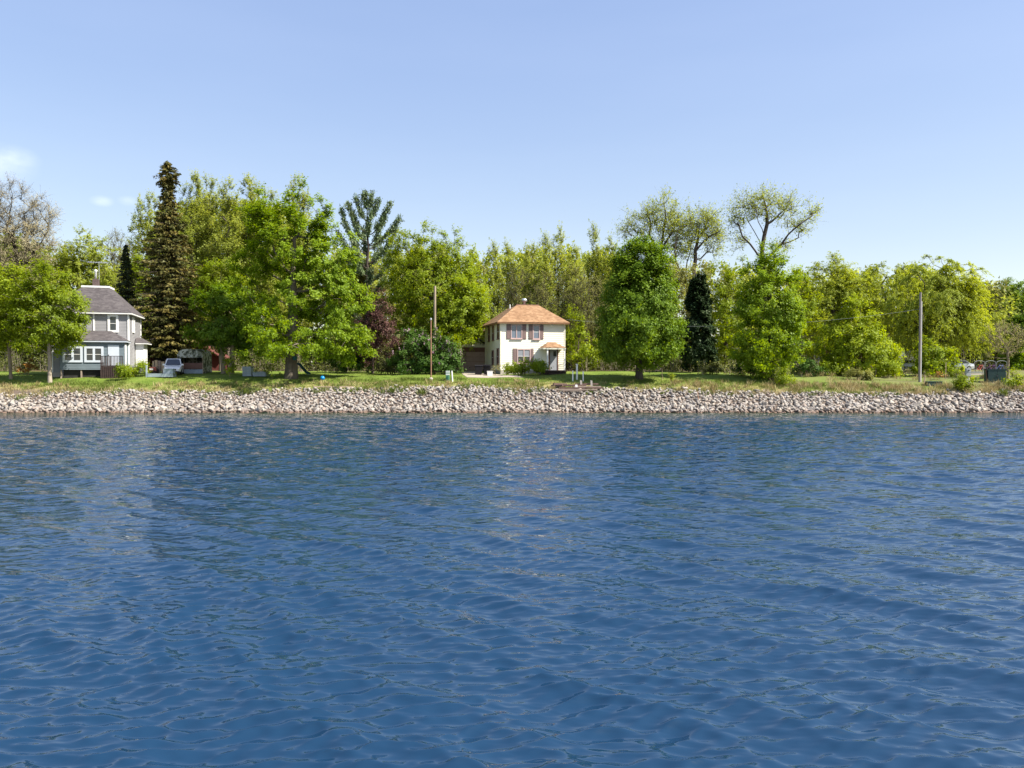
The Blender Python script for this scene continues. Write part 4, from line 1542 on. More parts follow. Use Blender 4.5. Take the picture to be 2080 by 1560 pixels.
# --- right
tree('golden-olive willow in the background left of the bright yellow cone', 'willow', 1692, 106.0,
     [(1690, 562, 40, 36), (1725, 590, 40, 44), (1655, 590, 28, 36), (1690, 640, 60, 50)], 0.35, droop=0.4, name='willow_tree')
tree('sparse-topped willow between the bright yellow cone and the big weeping willow', 'willow', 1800, 108.0,
     [(1800, 560, 40, 28), (1770, 590, 36, 44), (1840, 575, 30, 34), (1810, 640, 55, 60)], 0.4, droop=0.5, name='willow_tree', dens=0.85)
tree('big golden weeping willow behind the right-hand utility pole', 'willow', 1882, 100.0,
     [(1895, 555, 52, 34), (1945, 565, 45, 38), (1905, 610, 75, 45), (1968, 615, 38, 48), (1850, 620, 40, 42), (1920, 665, 70, 40), (1985, 665, 22, 40), (1860, 680, 36, 30)], 0.6, droop=1.1, name='willow_tree', top=0.6)
tree('rounded dark green tree far back in the top right corner of the wood', 'maple', 2052, 138.0, [(2050, 605, 34, 34), (2075, 640, 40, 44), (2025, 650, 28, 36), (2105, 620, 40, 40)], 0.4, leaf='deep')
tree('grey-green tree between the big willow and the right edge', 'spring', 2022, 112.0, [(2012, 680, 26, 45), (2040, 690, 26, 45)], 0.2, leaf='bud', bark='dark')
tree('dark leafy tree at the right edge behind the small vase-shaped tree', 'maple', 2085, 106.0, [(2080, 690, 36, 46), (2110, 660, 40, 60), (2065, 725, 26, 30)], 0.22, leaf='deep')

# ---------------------------------------------------------------- masses nobody could count


def two_mat_mesh(name, parts, mats):
    """parts: list of (V, F, tint, material index)"""
    V, F, T, I, off = [], [], [], [], 0
    for v, f, t, i in parts:
        if f.shape[1] == 4:
            f = np.concatenate([f[:, [0, 1, 2]], f[:, [0, 2, 3]]])
            t = np.concatenate([t, t])
        V.append(v)
        F.append(f + off)
        T.append(t)
        I.append(np.full(len(f), i, dtype=np.int32))
        off += len(v)
    me = np_mesh(name, np.concatenate(V), np.concatenate(F), None, np.concatenate(T))
    for m in mats:
        me.materials.append(m)
    me.polygons.foreach_set('material_index', np.concatenate(I))
    return me


def wood_mass():
    r_ = np.random.default_rng(77)
    topx = [-400, -60, 0, 100, 190, 235, 285, 330, 400, 560, 650, 690, 760, 870, 980, 1060, 1130, 1250, 1350, 1480, 1560, 1620, 1700, 1760, 1850, 2000, 2080, 2500]
    topy = [520, 470, 470, 500, 515, 560, 480, 430, 410, 415, 450, 520, 520, 500, 520, 515, 500, 515, 530, 545, 545, 565, 555, 550, 545, 575, 590, 590]
    parts = []
    st0, st1, sr = [], [], []
    n = 0
    for k in range(400):
        px = r_.uniform(-380, 2460)
        Y = r_.uniform(128, 168)
        x = XA(px, Y)
        ztop = P(px, np.interp(px, topx, topy) + abs(r_.normal(0, 16)) - 4, Y).z
        zg = gz(x, Y)
        h = ztop - zg
        if h < 3:
            continue
        lean = r_.normal(0, 0.5, 2)
        st0.append((x, Y, zg - 0.2))
        st1.append((x + lean[0], Y + lean[1], zg + h * 0.93))
        sr.append(r_.uniform(0.07, 0.15))
        m = int(26 * h * 0.75)
        q = r_.random(m) ** 0.75
        w = (0.35 + 1.5 * np.sin(np.clip(q, 0.12, 1) * 2.7)) * r_.uniform(0.7, 1.3)
        d = unit(r_.normal(size=(m, 3)) * np.array([1, 1, 0.05]))
        c = np.array([x, Y, zg + 0.5]) + d * (w * r_.random(m) ** 0.5)[:, None]
        c[:, 2] = zg + 0.6 + q * (h - 0.6)
        c[:, :2] += lean[None, :] * q[:, None]
        cc = np.repeat(c, 2, 0)
        cc += r_.normal(size=cc.shape) * np.array([0.35, 0.35, 0.55])
        nn = unit(r_.normal(size=cc.shape) * 0.8 + np.array([0, -0.2, 0.5]))
        V, F = leaf_quads(r_, cc, nn, 0.50, 0.65, np.tile(np.array([0, 0, 1.0]), (len(cc), 1)) + 0.8 * r_.normal(size=cc.shape))
        parts.append((V, F, np.clip(r_.random() * 0.5 + 0.5 * r_.random(len(F)), 0, 1) * 0.9, 0 if r_.random() < 0.75 else 2))
        m = 110
        c = np.stack([x + r_.normal(0, 1.7, m), Y - 4 + r_.normal(0, 1.5, m), zg + r_.uniform(6, 10.5) * r_.random(m) ** 1.15], -1)
        V, F = leaf_quads(r_, c, unit(r_.normal(size=c.shape) + np.array([0, -0.4, 0.3])), 0.8, 0.8)
        parts.append((V, F, np.clip(r_.random() * 0.4 + 0.6 * r_.random(m), 0, 1) * 0.9, 3))
    V, F = tubes_np(np.array(st0), np.array(st1), np.array(sr), np.array(sr) * 0.25, 5)
    parts.append((V, F, np.zeros(len(F)), 1))
    return link('far_wood', two_mat_mesh('far_wood', parts, [LEAF['bud'], BARK['grey'], LEAF['olive'], LEAF['brush']]))


tag(wood_mass(), 'far spring wood closing the view behind all the trees', 'wood', kind='stuff')


def brush_band(name, spans, seed, leafk, label, size=0.2):
    r_ = np.random.default_rng(seed)
    parts = []
    s0, s1 = [], []
    for (pa, pb, ya, yb, hh, dens) in spans:
        wid = (pb - pa) * ya / FPX
        for k in range(int(wid * dens)):
            px = r_.uniform(pa, pb)
            Y = r_.uniform(ya, yb)
            x = XA(px, Y)
            zg = gz(x, Y)
            h = hh * r_.uniform(0.4, 1.25)
            m = int(70 * (0.5 + h * 0.5))
            q = r_.random(m)
            c = np.stack([x + r_.normal(0, 0.35 + 0.22 * h, m), Y + r_.normal(0, 0.3 + 0.2 * h, m), zg + 0.05 + h * q ** 0.8], -1)
            nn = unit(r_.normal(size=c.shape) * 0.8 + np.array([0, -0.1, 0.5]))
            V, F = leaf_quads(r_, c, nn, size, 0.65)
            parts.append((V, F, np.clip(r_.random() * 0.6 + 0.4 * r_.random(m), 0, 1) * 0.9, 0))
            for j in range(5):
                a = np.array([x + r_.normal(0, 0.25), Y + r_.normal(0, 0.25), zg - 0.05])
                s0.append(a)
                s1.append(a + np.array([r_.normal(0, 0.3), r_.normal(0, 0.3), h * r_.uniform(0.7, 1.2)]))
    s0, s1 = np.array(s0), np.array(s1)
    V, F = tubes_np(s0, s1, np.full(len(s0), 0.022), np.full(len(s0), 0.008), 3)
    parts.append((V, F, np.zeros(len(F)), 1))
    o = link(name, two_mat_mesh(name, parts, [LEAF[leafk], BARK['dead']]))
    return tag(o, label, 'undergrowth', kind='stuff')


brush_band('undergrowth', [(-150, 130, 92, 104, 2.6, 2.2), (290, 480, 101, 110, 3.0, 1.6), (480, 830, 93, 101, 2.0, 2.6), (830, 925, 91, 99, 2.6, 2.2), (1150, 1290, 93, 101, 2.2, 2.6),
                            (1290, 1480, 90, 100, 1.9, 2.8), (1480, 1660, 88, 97, 1.9, 2.4), (1640, 1800, 93, 104, 1.6, 1.8), (1800, 2250, 106, 118, 2.6, 1.6)],
           41, 'brush', 'tangled brown-green undergrowth along the edge of the wood')
brush_band('thicket', [(1425, 1630, 84.5, 88, 1.2, 2.0), (590, 830, 90.5, 93, 1.0, 1.2), (1650, 1840, 86.5, 90, 0.9, 2.0), (1845, 1935, 88, 93, 0.8, 1.6)], 43, 'olive', 'low thicket of bare and budding stems behind the bank', 0.14)


def grass_mass(name, leafk, seed, clumps, label, cat):
    """clumps: list of (x, y, radius, blades, height, width)"""
    r_ = np.random.default_rng(seed)
    C, NN, S, AL, T = [], [], [], [], []
    Vs = []
    for (x, y, rad, nb, h, w) in clumps:
        bx = x + r_.normal(0, rad, nb)
        by = y + r_.normal(0, rad * 0.6, nb)
        bz = G(bx, by)
        hh = h * r_.uniform(0.5, 1.2, nb)
        lean = r_.normal(size=(nb, 2)) * 0.38
        root = np.stack([bx, by, bz - 0.03], -1)
        tip = root + np.stack([lean[:, 0] * hh, lean[:, 1] * hh, hh], -1)
        mid = root * 0.5 + tip * 0.5 - np.stack([lean[:, 0] * hh, lean[:, 1] * hh, 0 * hh], -1) * 0.15
        a = r_.uniform(0, np.pi, nb)
        s = np.stack([np.cos(a), np.sin(a), 0 * a], -1) * (w * r_.uniform(0.6, 1.4, nb))[:, None]
        Vs.append(np.stack([root, mid + s, tip, mid - s], 1).reshape(-1, 3))
        T.append(np.clip(r_.random() * 0.55 + 0.45 * r_.random(nb), 0, 1) * 0.88)
    V = np.concatenate(Vs)
    F = np.arange(len(V)).reshape(-1, 4)
    o = link(name, np_mesh(name, V, F, LEAF[leafk], np.concatenate(T)))
    return tag(o, label, cat, kind='stuff')


rg = np.random.default_rng(8)


def clump_list(n, y_from, y_to, fn):
    out = []
    for i in range(n):
        x = rg.uniform(-60, 60)
        top = float(rock_top(x))
        y = top + y_from + (y_to - y_from) * rg.random()
        c = fn(x, y, y - top)
        if c:
            out.append(c)
    return out


DRIVE = (975, 1072)


def on_drive(x, y):
    px = 1040 + x / y * FPX
    return 79.6 < y < 88 and 945 < px < 1075


def dry_fn(x, y, d):
    v = 0.5 + 0.5 * float(vnoise(x * 0.5, y * 0.8, 51))
    right = float(smooth(8, 30, x))
    if rg.random() > v * (0.3 + 0.35 * right) + 0.06 or on_drive(x, y):
        return None
    return (x, y, 0.22, int(rg.integers(16, 34)), rg.uniform(0.25, 0.55) * (1 + 0.5 * right), 0.022)


def green_fn(x, y, d):
    v = 0.5 + 0.5 * float(vnoise(x * 0.4, y * 0.7, 52))
    right = float(smooth(8, 34, x))
    if rg.random() > v * (1.0 - 0.1 * right) + 0.15 or on_drive(x, y):
        return None
    return (x, y, 0.3, int(rg.integers(16, 34)), rg.uniform(0.16, 0.38), 0.018)


def lawn_fn(x, y, d):
    if on_drive(x, y) or (x > 30 and rg.random() < 0.8):
        return None
    return (x, y, 0.5, 22, rg.uniform(0.06, 0.13), 0.02)


grass_mass('dry_grass', 'drygrass', 61, clump_list(2000, -0.5, 2.4, dry_fn) + [c for c in clump_list(700, 2.0, 9.0, dry_fn) if c[0] > 24], 'dry straw-coloured grass along the top of the riprap', 'dry grass')
grass_mass('bank_grass', 'grass', 62, clump_list(2100, -0.2, 3.4, green_fn) + [(c[0], c[1], 0.16, 24, c[4] * 1.6, 0.024) for c in clump_list(420, -1.1, 0.1, green_fn) if math.sin(c[0] * 0.9) + math.sin(c[0] * 0.37 + 1) > -0.2], 'rough green grass on the slope above the stones', 'grass')
grass_mass('lawn_grass', 'grass', 63, clump_list(1700, 1.2, 11.0, lawn_fn), 'short mown lawn grass in front of the houses', 'grass')

# ---------------------------------------------------------------- building helpers


class Face:
    """a wall plane in plan: runs p0 -> p1 with the outside on the right-hand side"""

    def __init__(self, p0, p1):
        self.p0 = Vector((p0[0], p0[1]))
        self.d = (Vector((p1[0], p1[1])) - self.p0)
        self.len = self.d.length
        self.d.normalize()
        self.n = Vector((self.d.y, -self.d.x))

    def mp(self, u, w, z):
        q = self.p0 + self.d * u + self.n * w
        return (q.x, q.y, z)


class FB(MB):
    """MB whose boxes are given in a wall's own (along, out, up) frame"""

    def __init__(self, face):
        super().__init__()
        self.face = face

    def bx(self, u0, u1, w0, w1, z0, z1):
        n = len(self.v)
        self.box(u0, u1, w0, w1, z0, z1)
        for i in range(n, len(self.v)):
            self.v[i] = self.face.mp(*self.v[i])
        return self


def clapboard(mb, face, z0, z1, h=0.2, out=0.022, u0=0.0, u1=None):
    u1 = face.len if u1 is None else u1
    z = z0
    while z < z1 - 1e-4:
        t = min(z + h, z1)
        mb.quad(face.mp(u0, out, z), face.mp(u1, out, z), face.mp(u1, 0.004, t), face.mp(u0, 0.004, t))
        mb.quad(face.mp(u0, 0.002, z), face.mp(u1, 0.002, z), face.mp(u1, out, z), face.mp(u0, out, z))
        z = t


def window(root, face, u0, u1, z0, z1, frame_mat, glass, cols=1, rail=True, fw=0.09, sill=True, name='window', proud=0.11, drop=None):
    f = FB(face)
    f.bx(u0, u0 + fw, 0.0, proud, z0, z1)
    f.bx(u1 - fw, u1, 0.0, proud, z0, z1)
    f.bx(u0 + fw, u1 - fw, 0.0, proud, z1 - fw, z1)
    f.bx(u0 + fw, u1 - fw, 0.0, proud, z0, z0 + fw)
    cw = (u1 - u0 - 2 * fw)
    for c in range(1, cols):
        x = u0 + fw + cw * c / cols
        f.bx(x - fw * 0.5, x + fw * 0.5, 0.0, proud - 0.004, z0 + fw, z1 - fw)
    o = f.build(name, frame_mat, root)
    if sill:
        FB(face).bx(u0 - 0.05, u1 + 0.05, 0.0, proud + 0.05, z0 - 0.07, z0 - 0.003).build('sill', frame_mat, o)
    for c in range(cols):
        a = u0 + fw + cw * c / cols + (fw * 0.5 if c else 0) + 0.004
        b = u0 + fw + cw * (c + 1) / cols - (fw * 0.5 if c < cols - 1 else 0) - 0.004
        zm = (z0 + z1) / 2
        if rail:
            FB(face).bx(a, b, 0.0, proud - 0.03, zm - 0.022, zm + 0.022).build('sash_rail', MAT['white'] if frame_mat != MAT['casing'] or True else frame_mat, o)
            FB(face).bx(a, b, 0.0, 0.06, zm + 0.032, z1 - fw - 0.003).build('pane', glass, o)
            FB(face).bx(a, b, 0.0, 0.06, z0 + fw + 0.003, zm - 0.032).build('pane', drop or glass, o)
        else:
            FB(face).bx(a, b, 0.0, 0.06, z0 + fw + 0.003, z1 - fw - 0.003).build('pane', glass, o)
    return o


def hip_roof(root, e, z, dk, zd, mat, fascia_mat, th=0.16, name='roof'):
    x0, x1, y0, y1 = e
    a0, a1, b0, b1 = dk
    m = MB()
    E = [(x0, y0, z), (x1, y0, z), (x1, y1, z), (x0, y1, z)]
    D = [(a0, b0, zd), (a1, b0, zd), (a1, b1, zd), (a0, b1, zd)]
    for i in range(4):
        j = (i + 1) % 4
        m.quad(E[i], E[j], D[j], D[i])
    m.quad(*D)
    m.quad(*[(p[0], p[1], p[2] - 0.004) for p in reversed(E)])
    o = m.build(name, mat, root)
    f = MB()
    t = 0.03
    f.box(x0 + t, x1 - t, y0 + t, y0 + t + 0.04, z - th, z - 0.008)
    f.box(x0 + t, x1 - t, y1 - t - 0.04, y1 - t, z - th, z - 0.008)
    f.box(x0 + t, x0 + t + 0.04, y0 + t + 0.042, y1 - t - 0.042, z - th, z - 0.008)
    f.box(x1 - t - 0.04, x1 - t, y0 + t + 0.042, y1 - t - 0.042, z - th, z - 0.008)
    f.box(x0 + t + 0.05, x1 - t - 0.05, y0 + t + 0.05, y1 - t - 0.05, z - th + 0.01, z - th + 0.03)
    f.build('fascia', fascia_mat, o)
    return o


def local_u(root_loc, rz, px, v=0.0):
    """distance along a house front at which a photo column falls"""
    c, s = math.cos(rz), math.sin(rz)
    k = (px - 1040) / FPX * 1.0
    bx = root_loc[0] - v * s
    by = root_loc[1] + v * c
    return (k * by - bx) / (c - k * s)


# ---------------------------------------------------------------- the yellow house
RZ1 = R(13)
yl = Vector((XA(1017, 86.0), 86.0, 0))
yl.z = gz(yl.x + 3, 87) - 0.05
house = empty('yellow_house', yl, RZ1, 'cream-yellow two-storey house with brown hip roof and mauve shutters', 'house')
W1, D1 = local_u(yl, RZ1, 1147), 9.0


def hz(py, Y=86.8):
    return P(1040, py, Y).z - yl.z


def hu(px, v=0.0):
    return local_u(yl, RZ1, px, v)


ZE = hz(655)
fF = Face((0, 0), (W1, 0))
fR = Face((W1, 0), (W1, D1))
fB = Face((W1, D1), (0, D1))
fL = Face((0, D1), (0, 0))
m = MB()
m.box(0.02, W1 - 0.02, 0.02, D1 - 0.02, 0.0, ZE - 0.1)
for f in (fF, fR, fB, fL):
    clapboard(m, f, 0.42, ZE - 0.1, 0.23, 0.036)
m.build('wall', MAT['yellow'], house)
m = MB()
m.box(-0.03, W1 + 0.03, -0.03, D1 + 0.03, -0.5, 0.41)
m.build('foundation', MAT['concrete'], house)
for (x, y) in ((0, 0), (W1, 0), (W1, D1), (0, D1)):
    MB().box(x - 0.06, x + 0.06, y - 0.06, y + 0.06, 0.42, ZE - 0.11).build('corner_board', MAT['cream_trim'], house)
oh = 0.5
run = 2.5
rf = hip_roof(house, (-oh, W1 + oh, -oh, D1 + oh), ZE, (W1 / 2 - 1.35, W1 / 2 + 1.35, -oh + 2.95, D1 + oh - 2.95), hz(619, 88.6), MAT['shingle_brown'], MAT['fascia'])
zd = hz(619, 88.6)
MB().box(W1 / 2 - 1.37, W1 / 2 + 1.37, -oh + 2.93, D1 + oh - 2.93, zd - 0.02, zd + 0.09).build('ridge_cap', MAT['brown_dark'], rf)
vx = W1 / 2 - 0.15
vy = 3.6
MB().lathe([(0.16, 0.0), (0.16, 0.38), (0.30, 0.42), (0.36, 0.55), (0.30, 0.72), (0.12, 0.80)], 12, (vx, vy, zd + 0.09)).build('roof_vent', MAT['metal'], rf, True)
MB().lathe([(0.07, 0.0), (0.07, 0.55)], 8, (W1 / 2 - 1.75, 4.2, zd - 0.35)).build('vent_pipe', MAT['white'], rf)
# back wing, a little lower and set in
m = MB()
m.box(0.7, W1 - 0.7, D1, D1 + 3.2, 0.0, ZE - 0.55)
wl2 = Face((0.7, D1 + 3.2), (0.7, D1 + 0.03))
clapboard(m, wl2, 0.42, ZE - 0.55, 0.2)
m.build('back_wing', MAT['yellow'], house)
hip_roof(house, (0.3, W1 - 0.3, D1 + 0.55, D1 + 3.6), ZE - 0.42, (1.6, W1 - 1.6, D1 + 0.6, D1 + 2.0), ZE + 0.7, MAT['shingle_brown'], MAT['fascia'], name='wing_roof')
# front windows with shutters


def shutters(u_list, z0, z1):
    for (a, b) in u_list:
        s = FB(fF)
        s.bx(a, b, 0.02, 0.075, z0, z1)
        s.bx(a + 0.05, b - 0.05, 0.076, 0.088, z0 + 0.06, (z0 + z1) / 2 - 0.04)
        s.bx(a + 0.05, b - 0.05, 0.076, 0.088, (z0 + z1) / 2 + 0.04, z1 - 0.06)
        s.build('shutter', MAT['shutter'], house)


z0, z1 = hz(688.5), hz(659.5)
window(house, fF, hu(1037.2), hu(1060.5), z0, z1, MAT['casing'], MAT['glass_blue'], 2, False, 0.10)
shutters([(hu(1028.6), hu(1037)), (hu(1060.7), hu(1068.6))], z0 - 0.02, z1 + 0.02)
window(house, fF, hu(1081.5), hu(1096.5), z0 - 0.05, z1, MAT['casing'], MAT['glass_blue'], 1, True, 0.13)
shutters([(hu(1073.6), hu(1081.3)), (hu(1096.7), hu(1103.6))], z0 - 0.02, z1 + 0.02)
z0, z1 = hz(738.5), hz(708.8)
window(house, fF, hu(1050), hu(1077.5), z0, z1, MAT['casing'], MAT['glass_curtain'], 2, True, 0.11, drop=MAT['glass'])
shutters([(hu(1041.6), hu(1049.8)), (hu(1077.7), hu(1083.5))], z0 - 0.02, z1 + 0.02)
# narrow windows on the shaded left side
for (v0, py0, py1) in ((6.4, 665, 694), (4.0, 663, 692), (1.1, 660, 689), (4.2, 712, 741), (1.3, 708, 741)):
    zz0, zz1 = hz(py1, 87 + v0), hz(py0, 87 + v0)
    u = D1 - v0
    window(house, fL, u - 0.5, u + 0.5, zz0, zz1, MAT['brown_dark'], MAT['glass'], 1, True, 0.12)
# porch: hip roof on two posts, door, step
pz = hz(752)
pd = 1.7
u0p, u1p = hu(1102.5, -pd), hu(1149.5, -pd)
pr = hip_roof(house, (u0p, u1p, -pd - 0.1, 0.0), hz(706, 85.2), (u0p + 1.0, u1p - 0.9, -0.45, -0.02), hz(695, 86), MAT['shingle_brown'], MAT['cream_trim'], 0.18, 'porch_roof')
for px in (1112.0, 1146.5):
    uu = hu(px, -pd + 0.1)
    MB().box(uu - 0.075, uu + 0.075, -pd + 0.02, -pd + 0.17, pz + 0.0, hz(706, 85.2) - 0.17).build('porch_post', MAT['white'], house)
MB().box(hu(1105, -pd), hu(1151, -pd), -pd - 0.15, -0.03, pz - 0.16, pz).build('porch_floor', MAT['deck'], house)
MB().box(hu(1107, -pd), hu(1150, -pd), -pd - 0.05, -0.04, -0.4, pz - 0.163).build('porch_skirt', MAT['deck'], house)
MB().box(hu(1113, -pd), hu(1137, -pd), -pd - 0.5, -pd - 0.155, -0.4, pz - 0.33).build('step', MAT['deck'], house)
MB().box(hu(1113, -pd), hu(1137, -pd), -pd - 0.85, -pd - 0.505, -0.4, pz - 0.52).build('step', MAT['deck'], house)
dd = FB(fF)
a, b = hu(1116.5), hu(1131.5)
zt = hz(710)
dd.bx(a, b, 0.0, 0.06, pz, zt)
dr = dd.build('door', MAT['door_grey'], house)
ff = FB(fF)
ff.bx(a - 0.12, a - 0.004, 0.0, 0.11, pz, zt + 0.12)
ff.bx(b + 0.004, b + 0.12, 0.0, 0.11, pz, zt + 0.12)
ff.bx(a, b, 0.0, 0.11, zt + 0.004, zt + 0.12)
ff.build('door_frame', MAT['brown_dark'], dr)
FB(fF).bx(a + 0.42, b - 0.12, 0.061, 0.07, zt - 0.75, zt - 0.15).build('pane', MAT['glass'], dr)
FB(fF).bx(a + 0.1, a + 0.14, 0.061, 0.11, pz + 0.95, pz + 1.05).build('handle', MAT['steel_dark'], dr)
# wrought railing beside the porch
rl = MB()
ra, rb = hu(1133, -pd), hu(1146, -pd)
for k in range(7):
    x = ra + (rb - ra) * k / 6
    rl.tube([(x, -pd + 0.05, pz), (x, -pd + 0.05, pz + 0.8 * (0.62 + 0.38 * k / 6))], 0.016, 5)
rl.tube([(ra, -pd + 0.05, pz + 0.50), (ra + 0.3, -pd + 0.05, pz + 0.62), (rb, -pd + 0.05, pz + 0.80)], 0.022, 6)
rl.build('railing', MAT['steel_dark'], house)
# wall lamp by the right eave and mail box
FB(fF).bx(hu(1120.5), hu(1122.5), 0.02, 0.14, hz(661.5), hz(659)).build('wall_lamp', MAT['white'], house)
FB(fF).bx(hu(1106), hu(1109), 0.02, 0.16, hz(746), hz(737)).build('meter_box', MAT['meter_grey'], house)

# ---------------------------------------------------------------- garage, bins, bush, drive
gp = P(957, 760, 96.0)
garage = empty('garage', (gp.x, 96.0, gz(gp.x, 96)), R(13), 'brown-doored garage with pale gable behind the black bins', 'garage')
s = 96 / FPX
gw = 4.6
m = MB()
m.prism([(-gw / 2, 0), (gw / 2, 0), (gw / 2, 2.9), (0, 4.6), (-gw / 2, 2.9)], 'y', 0.0, 6.0)
m.build('wall', MAT['cream_trim'], garage)
m = MB()
m.hexa([(-gw / 2 - 0.4, -0.35, 2.72), (0, -0.35, 4.66), (0, 6.3, 4.66), (-gw / 2 - 0.4, 6.3, 2.72)], [(-gw / 2 - 0.4, -0.35, 2.86), (0, -0.35, 4.82), (0, 6.3, 4.82), (-gw / 2 - 0.4, 6.3, 2.86)])
m.hexa([(0, -0.35, 4.66), (gw / 2 + 0.4, -0.35, 2.72), (gw / 2 + 0.4, 6.3, 2.72), (0, 6.3, 4.66)], [(0, -0.35, 4.82), (gw / 2 + 0.4, -0.35, 2.86), (gw / 2 + 0.4, 6.3, 2.86), (0, 6.3, 4.82)])
m.build('roof', MAT['shingle_grey'], garage)
gd = MB().box(-gw / 2 + 0.35, gw / 2 - 0.5, -0.07, -0.003, 0.0, 2.35).build('garage_door', MAT['brown_garage'], garage)
MB().box(-gw / 2 + 0.3, gw / 2 - 0.45, -0.10, -0.003, 2.36, 2.95).build('door_header', MAT['brown_dark'], garage)
for k in range(1, 4):
    MB().box(-gw / 2 + 0.37, gw / 2 - 0.52, -0.085, -0.072, k * 0.58 - 0.012, k * 0.58 + 0.012).build('panel_joint', MAT['brown_dark'], gd)


def bin_(px, Y, h, w, label, rz):
    X = XA(px, Y)
    t = empty('wheeled_bin', (X, Y, gz(X, Y)), rz, label, 'garbage bin', 'garbage bins beside the house')
    a, b = w * 0.40, w * 0.5
    MB().hexa([(-a, -a, 0.06), (a, -a, 0.06), (a, a, 0.06), (-a, a, 0.06)], [(-b, -b, h * 0.9), (b, -b, h * 0.9), (b, b, h * 0.9), (-b, b, h * 0.9)]).build('body', MAT['bin_black'], t)
    MB().hexa([(-b - .03, -b - .05, h * 0.905), (b + .03, -b - .05, h * 0.905), (b + .03, b + .04, h * 0.905), (-b - .03, b + .04, h * 0.905)],
              [(-b, -b, h * 0.96), (b, -b, h * 0.96), (b, b, h), (-b, b, h)]).build('lid', MAT['bin_black'], t)
    for sx in (-1, 1):
        MB().lathe([(0.12, -0.03), (0.12, 0.03)], 12, (sx * a, a * 0.9, 0.12), 'x').build('wheel', MAT['rubber'], t)
    return t


bin_(972, 84.6, 1.12, 0.86, 'larger black wheeled bin on the left, in front of the brown garage', 0.1)
bin_(990, 85.0, 1.16, 0.82, 'black wheeled bin nearest the corner of the yellow house', -0.1)
wp = P(995, 757, 83.6)
t = empty('white_box', (wp.x, 83.6, gz(wp.x, 83.6)), 0.1, 'white square container standing in front of the right black bin', 'container')
MB().hexa([(-.27, -.25, 0), (.27, -.25, 0), (.27, .25, 0), (-.27, .25, 0)], [(-.31, -.28, .5), (.31, -.28, .5), (.31, .28, .5), (-.31, .28, .5)]).build('body', MAT['white'], t)
MB().box(-.33, .33, -.30, .30, .503, .56).build('lid', MAT['white'], t)
tree('low light green bush under the front window of the yellow house', 'shrub', 1060, 83.9, [(1045, 751, 20, 7), (1070, 746, 20, 9), (1028, 754, 14, 5)], 0.05, cat='bush', name='bush', trunks=4, leaf='lime', dens=1.6, lsize=0.16)
tree('darker rounded bush left of the porch steps of the yellow house', 'shrub', 1095, 84.2, [(1093, 746, 12, 10)], 0.05, cat='bush', name='bush', trunks=3, leaf='maple', dens=1.6, lsize=0.16)
tree('small twiggy brown bush at the left front corner of the yellow house', 'sapling', 1006, 84.6, [(1006, 750, 10, 8)], 0.03, cat='bush', name='bush', leaf='olive', dens=1.0, lpt=3)

dm = MB()
dpts_l = [(948, 81.0), (940, 84.5), (938, 88), (941, 95.5)]
dpts_r = [(1064, 81.0), (1030, 84.5), (975, 88), (972, 95.5)]
for k in range(3):
    for j in range(6):
        t0, t1 = j / 6, (j + 1) / 6
        def q(t, e):
            Y = dpts_l[k][1] * (1 - t) + dpts_l[k + 1][1] * t
            px = (dpts_l if e == 0 else dpts_r)
            pp = px[k][0] * (1 - t) + px[k + 1][0] * t
            return pp, Y
        rowa = [q(t0, 0), q(t0, 1)]
        rowb = [q(t1, 0), q(t1, 1)]
        for i in range(8):
            def pt(row, f):
                pp = row[0][0] * (1 - f) + row[1][0] * f
                x = XA(pp, row[0][1])
                return (x, row[0][1], gz(x, row[0][1]) + 0.03)
            dm.quad(pt(rowa, i / 8), pt(rowa, (i + 1) / 8), pt(rowb, (i + 1) / 8), pt(rowb, i / 8))
drive = dm.build('gravel_drive', MAT['gravel'])
tag(drive, 'pale gravel drive curving up beside the yellow house', kind='structure')

# ---------------------------------------------------------------- the grey house
RZ2 = R(17)
W2, D2 = 7.5, 7.6
gl = Vector((-49.8, 82.3, 0))
gl.z = gz(-46, 83) - 0.05
gh = empty('grey_house', gl, RZ2, 'grey two-storey house with dark hip roof and slate-blue front porch', 'house')


def gu(px, v=0.0):
    return local_u(gl, RZ2, px, v)


def gzz(py, Y=83.8):
    return P(200, py, Y).z - gl.z


ZE2 = gzz(635, 84)
gF, gR, gB, gL_ = Face((0, 0), (W2, 0)), Face((W2, 0), (W2, D2)), Face((W2, D2), (0, D2)), Face((0, D2), (0, 0))
m = MB()
m.box(0.02, W2 - 0.02, 0.02, D2 - 0.02, 0.0, ZE2 - 0.1)
for f in (gF, gR, gB, gL_):
    clapboard(m, f, 0.5, ZE2 - 0.1, 0.16)
m.build('wall', MAT['grey_siding'], gh)
MB().box(-0.03, W2 + 0.03, -0.03, D2 + 0.03, -0.5, 0.49).build('foundation', MAT['concrete'], gh)
for (x, y) in ((0, 0), (W2, 0), (W2, D2), (0, D2)):
    MB().box(x - 0.09, x + 0.09, y - 0.09, y + 0.09, 0.5, ZE2 - 0.11).build('corner_board', MAT['white'], gh)
uw = gu(192)
FB(gF).bx(uw - 0.08, uw + 0.08, 0.0, 0.09, gzz(672), ZE2 - 0.12).build('downspout', MAT['white'], gh)
zd2 = gzz(585, 86.5)
o2 = 0.45
rf2 = hip_roof(gh, (-o2, W2 + o2, -o2, D2 + o2), ZE2, (W2 / 2 - 1.35, W2 / 2 + 1.35, -o2 + 2.9, D2 + o2 - 2.9), zd2, MAT['shingle_grey'], MAT['white'], 0.17)
MB().box(W2 / 2 - 1.42, W2 / 2 + 1.42, -o2 + 2.83, D2 + o2 - 2.83, zd2 - 0.03, zd2 + 0.17).build('ridge_cap', MAT['white'], rf2)
cu = gu(197, D2 / 2)
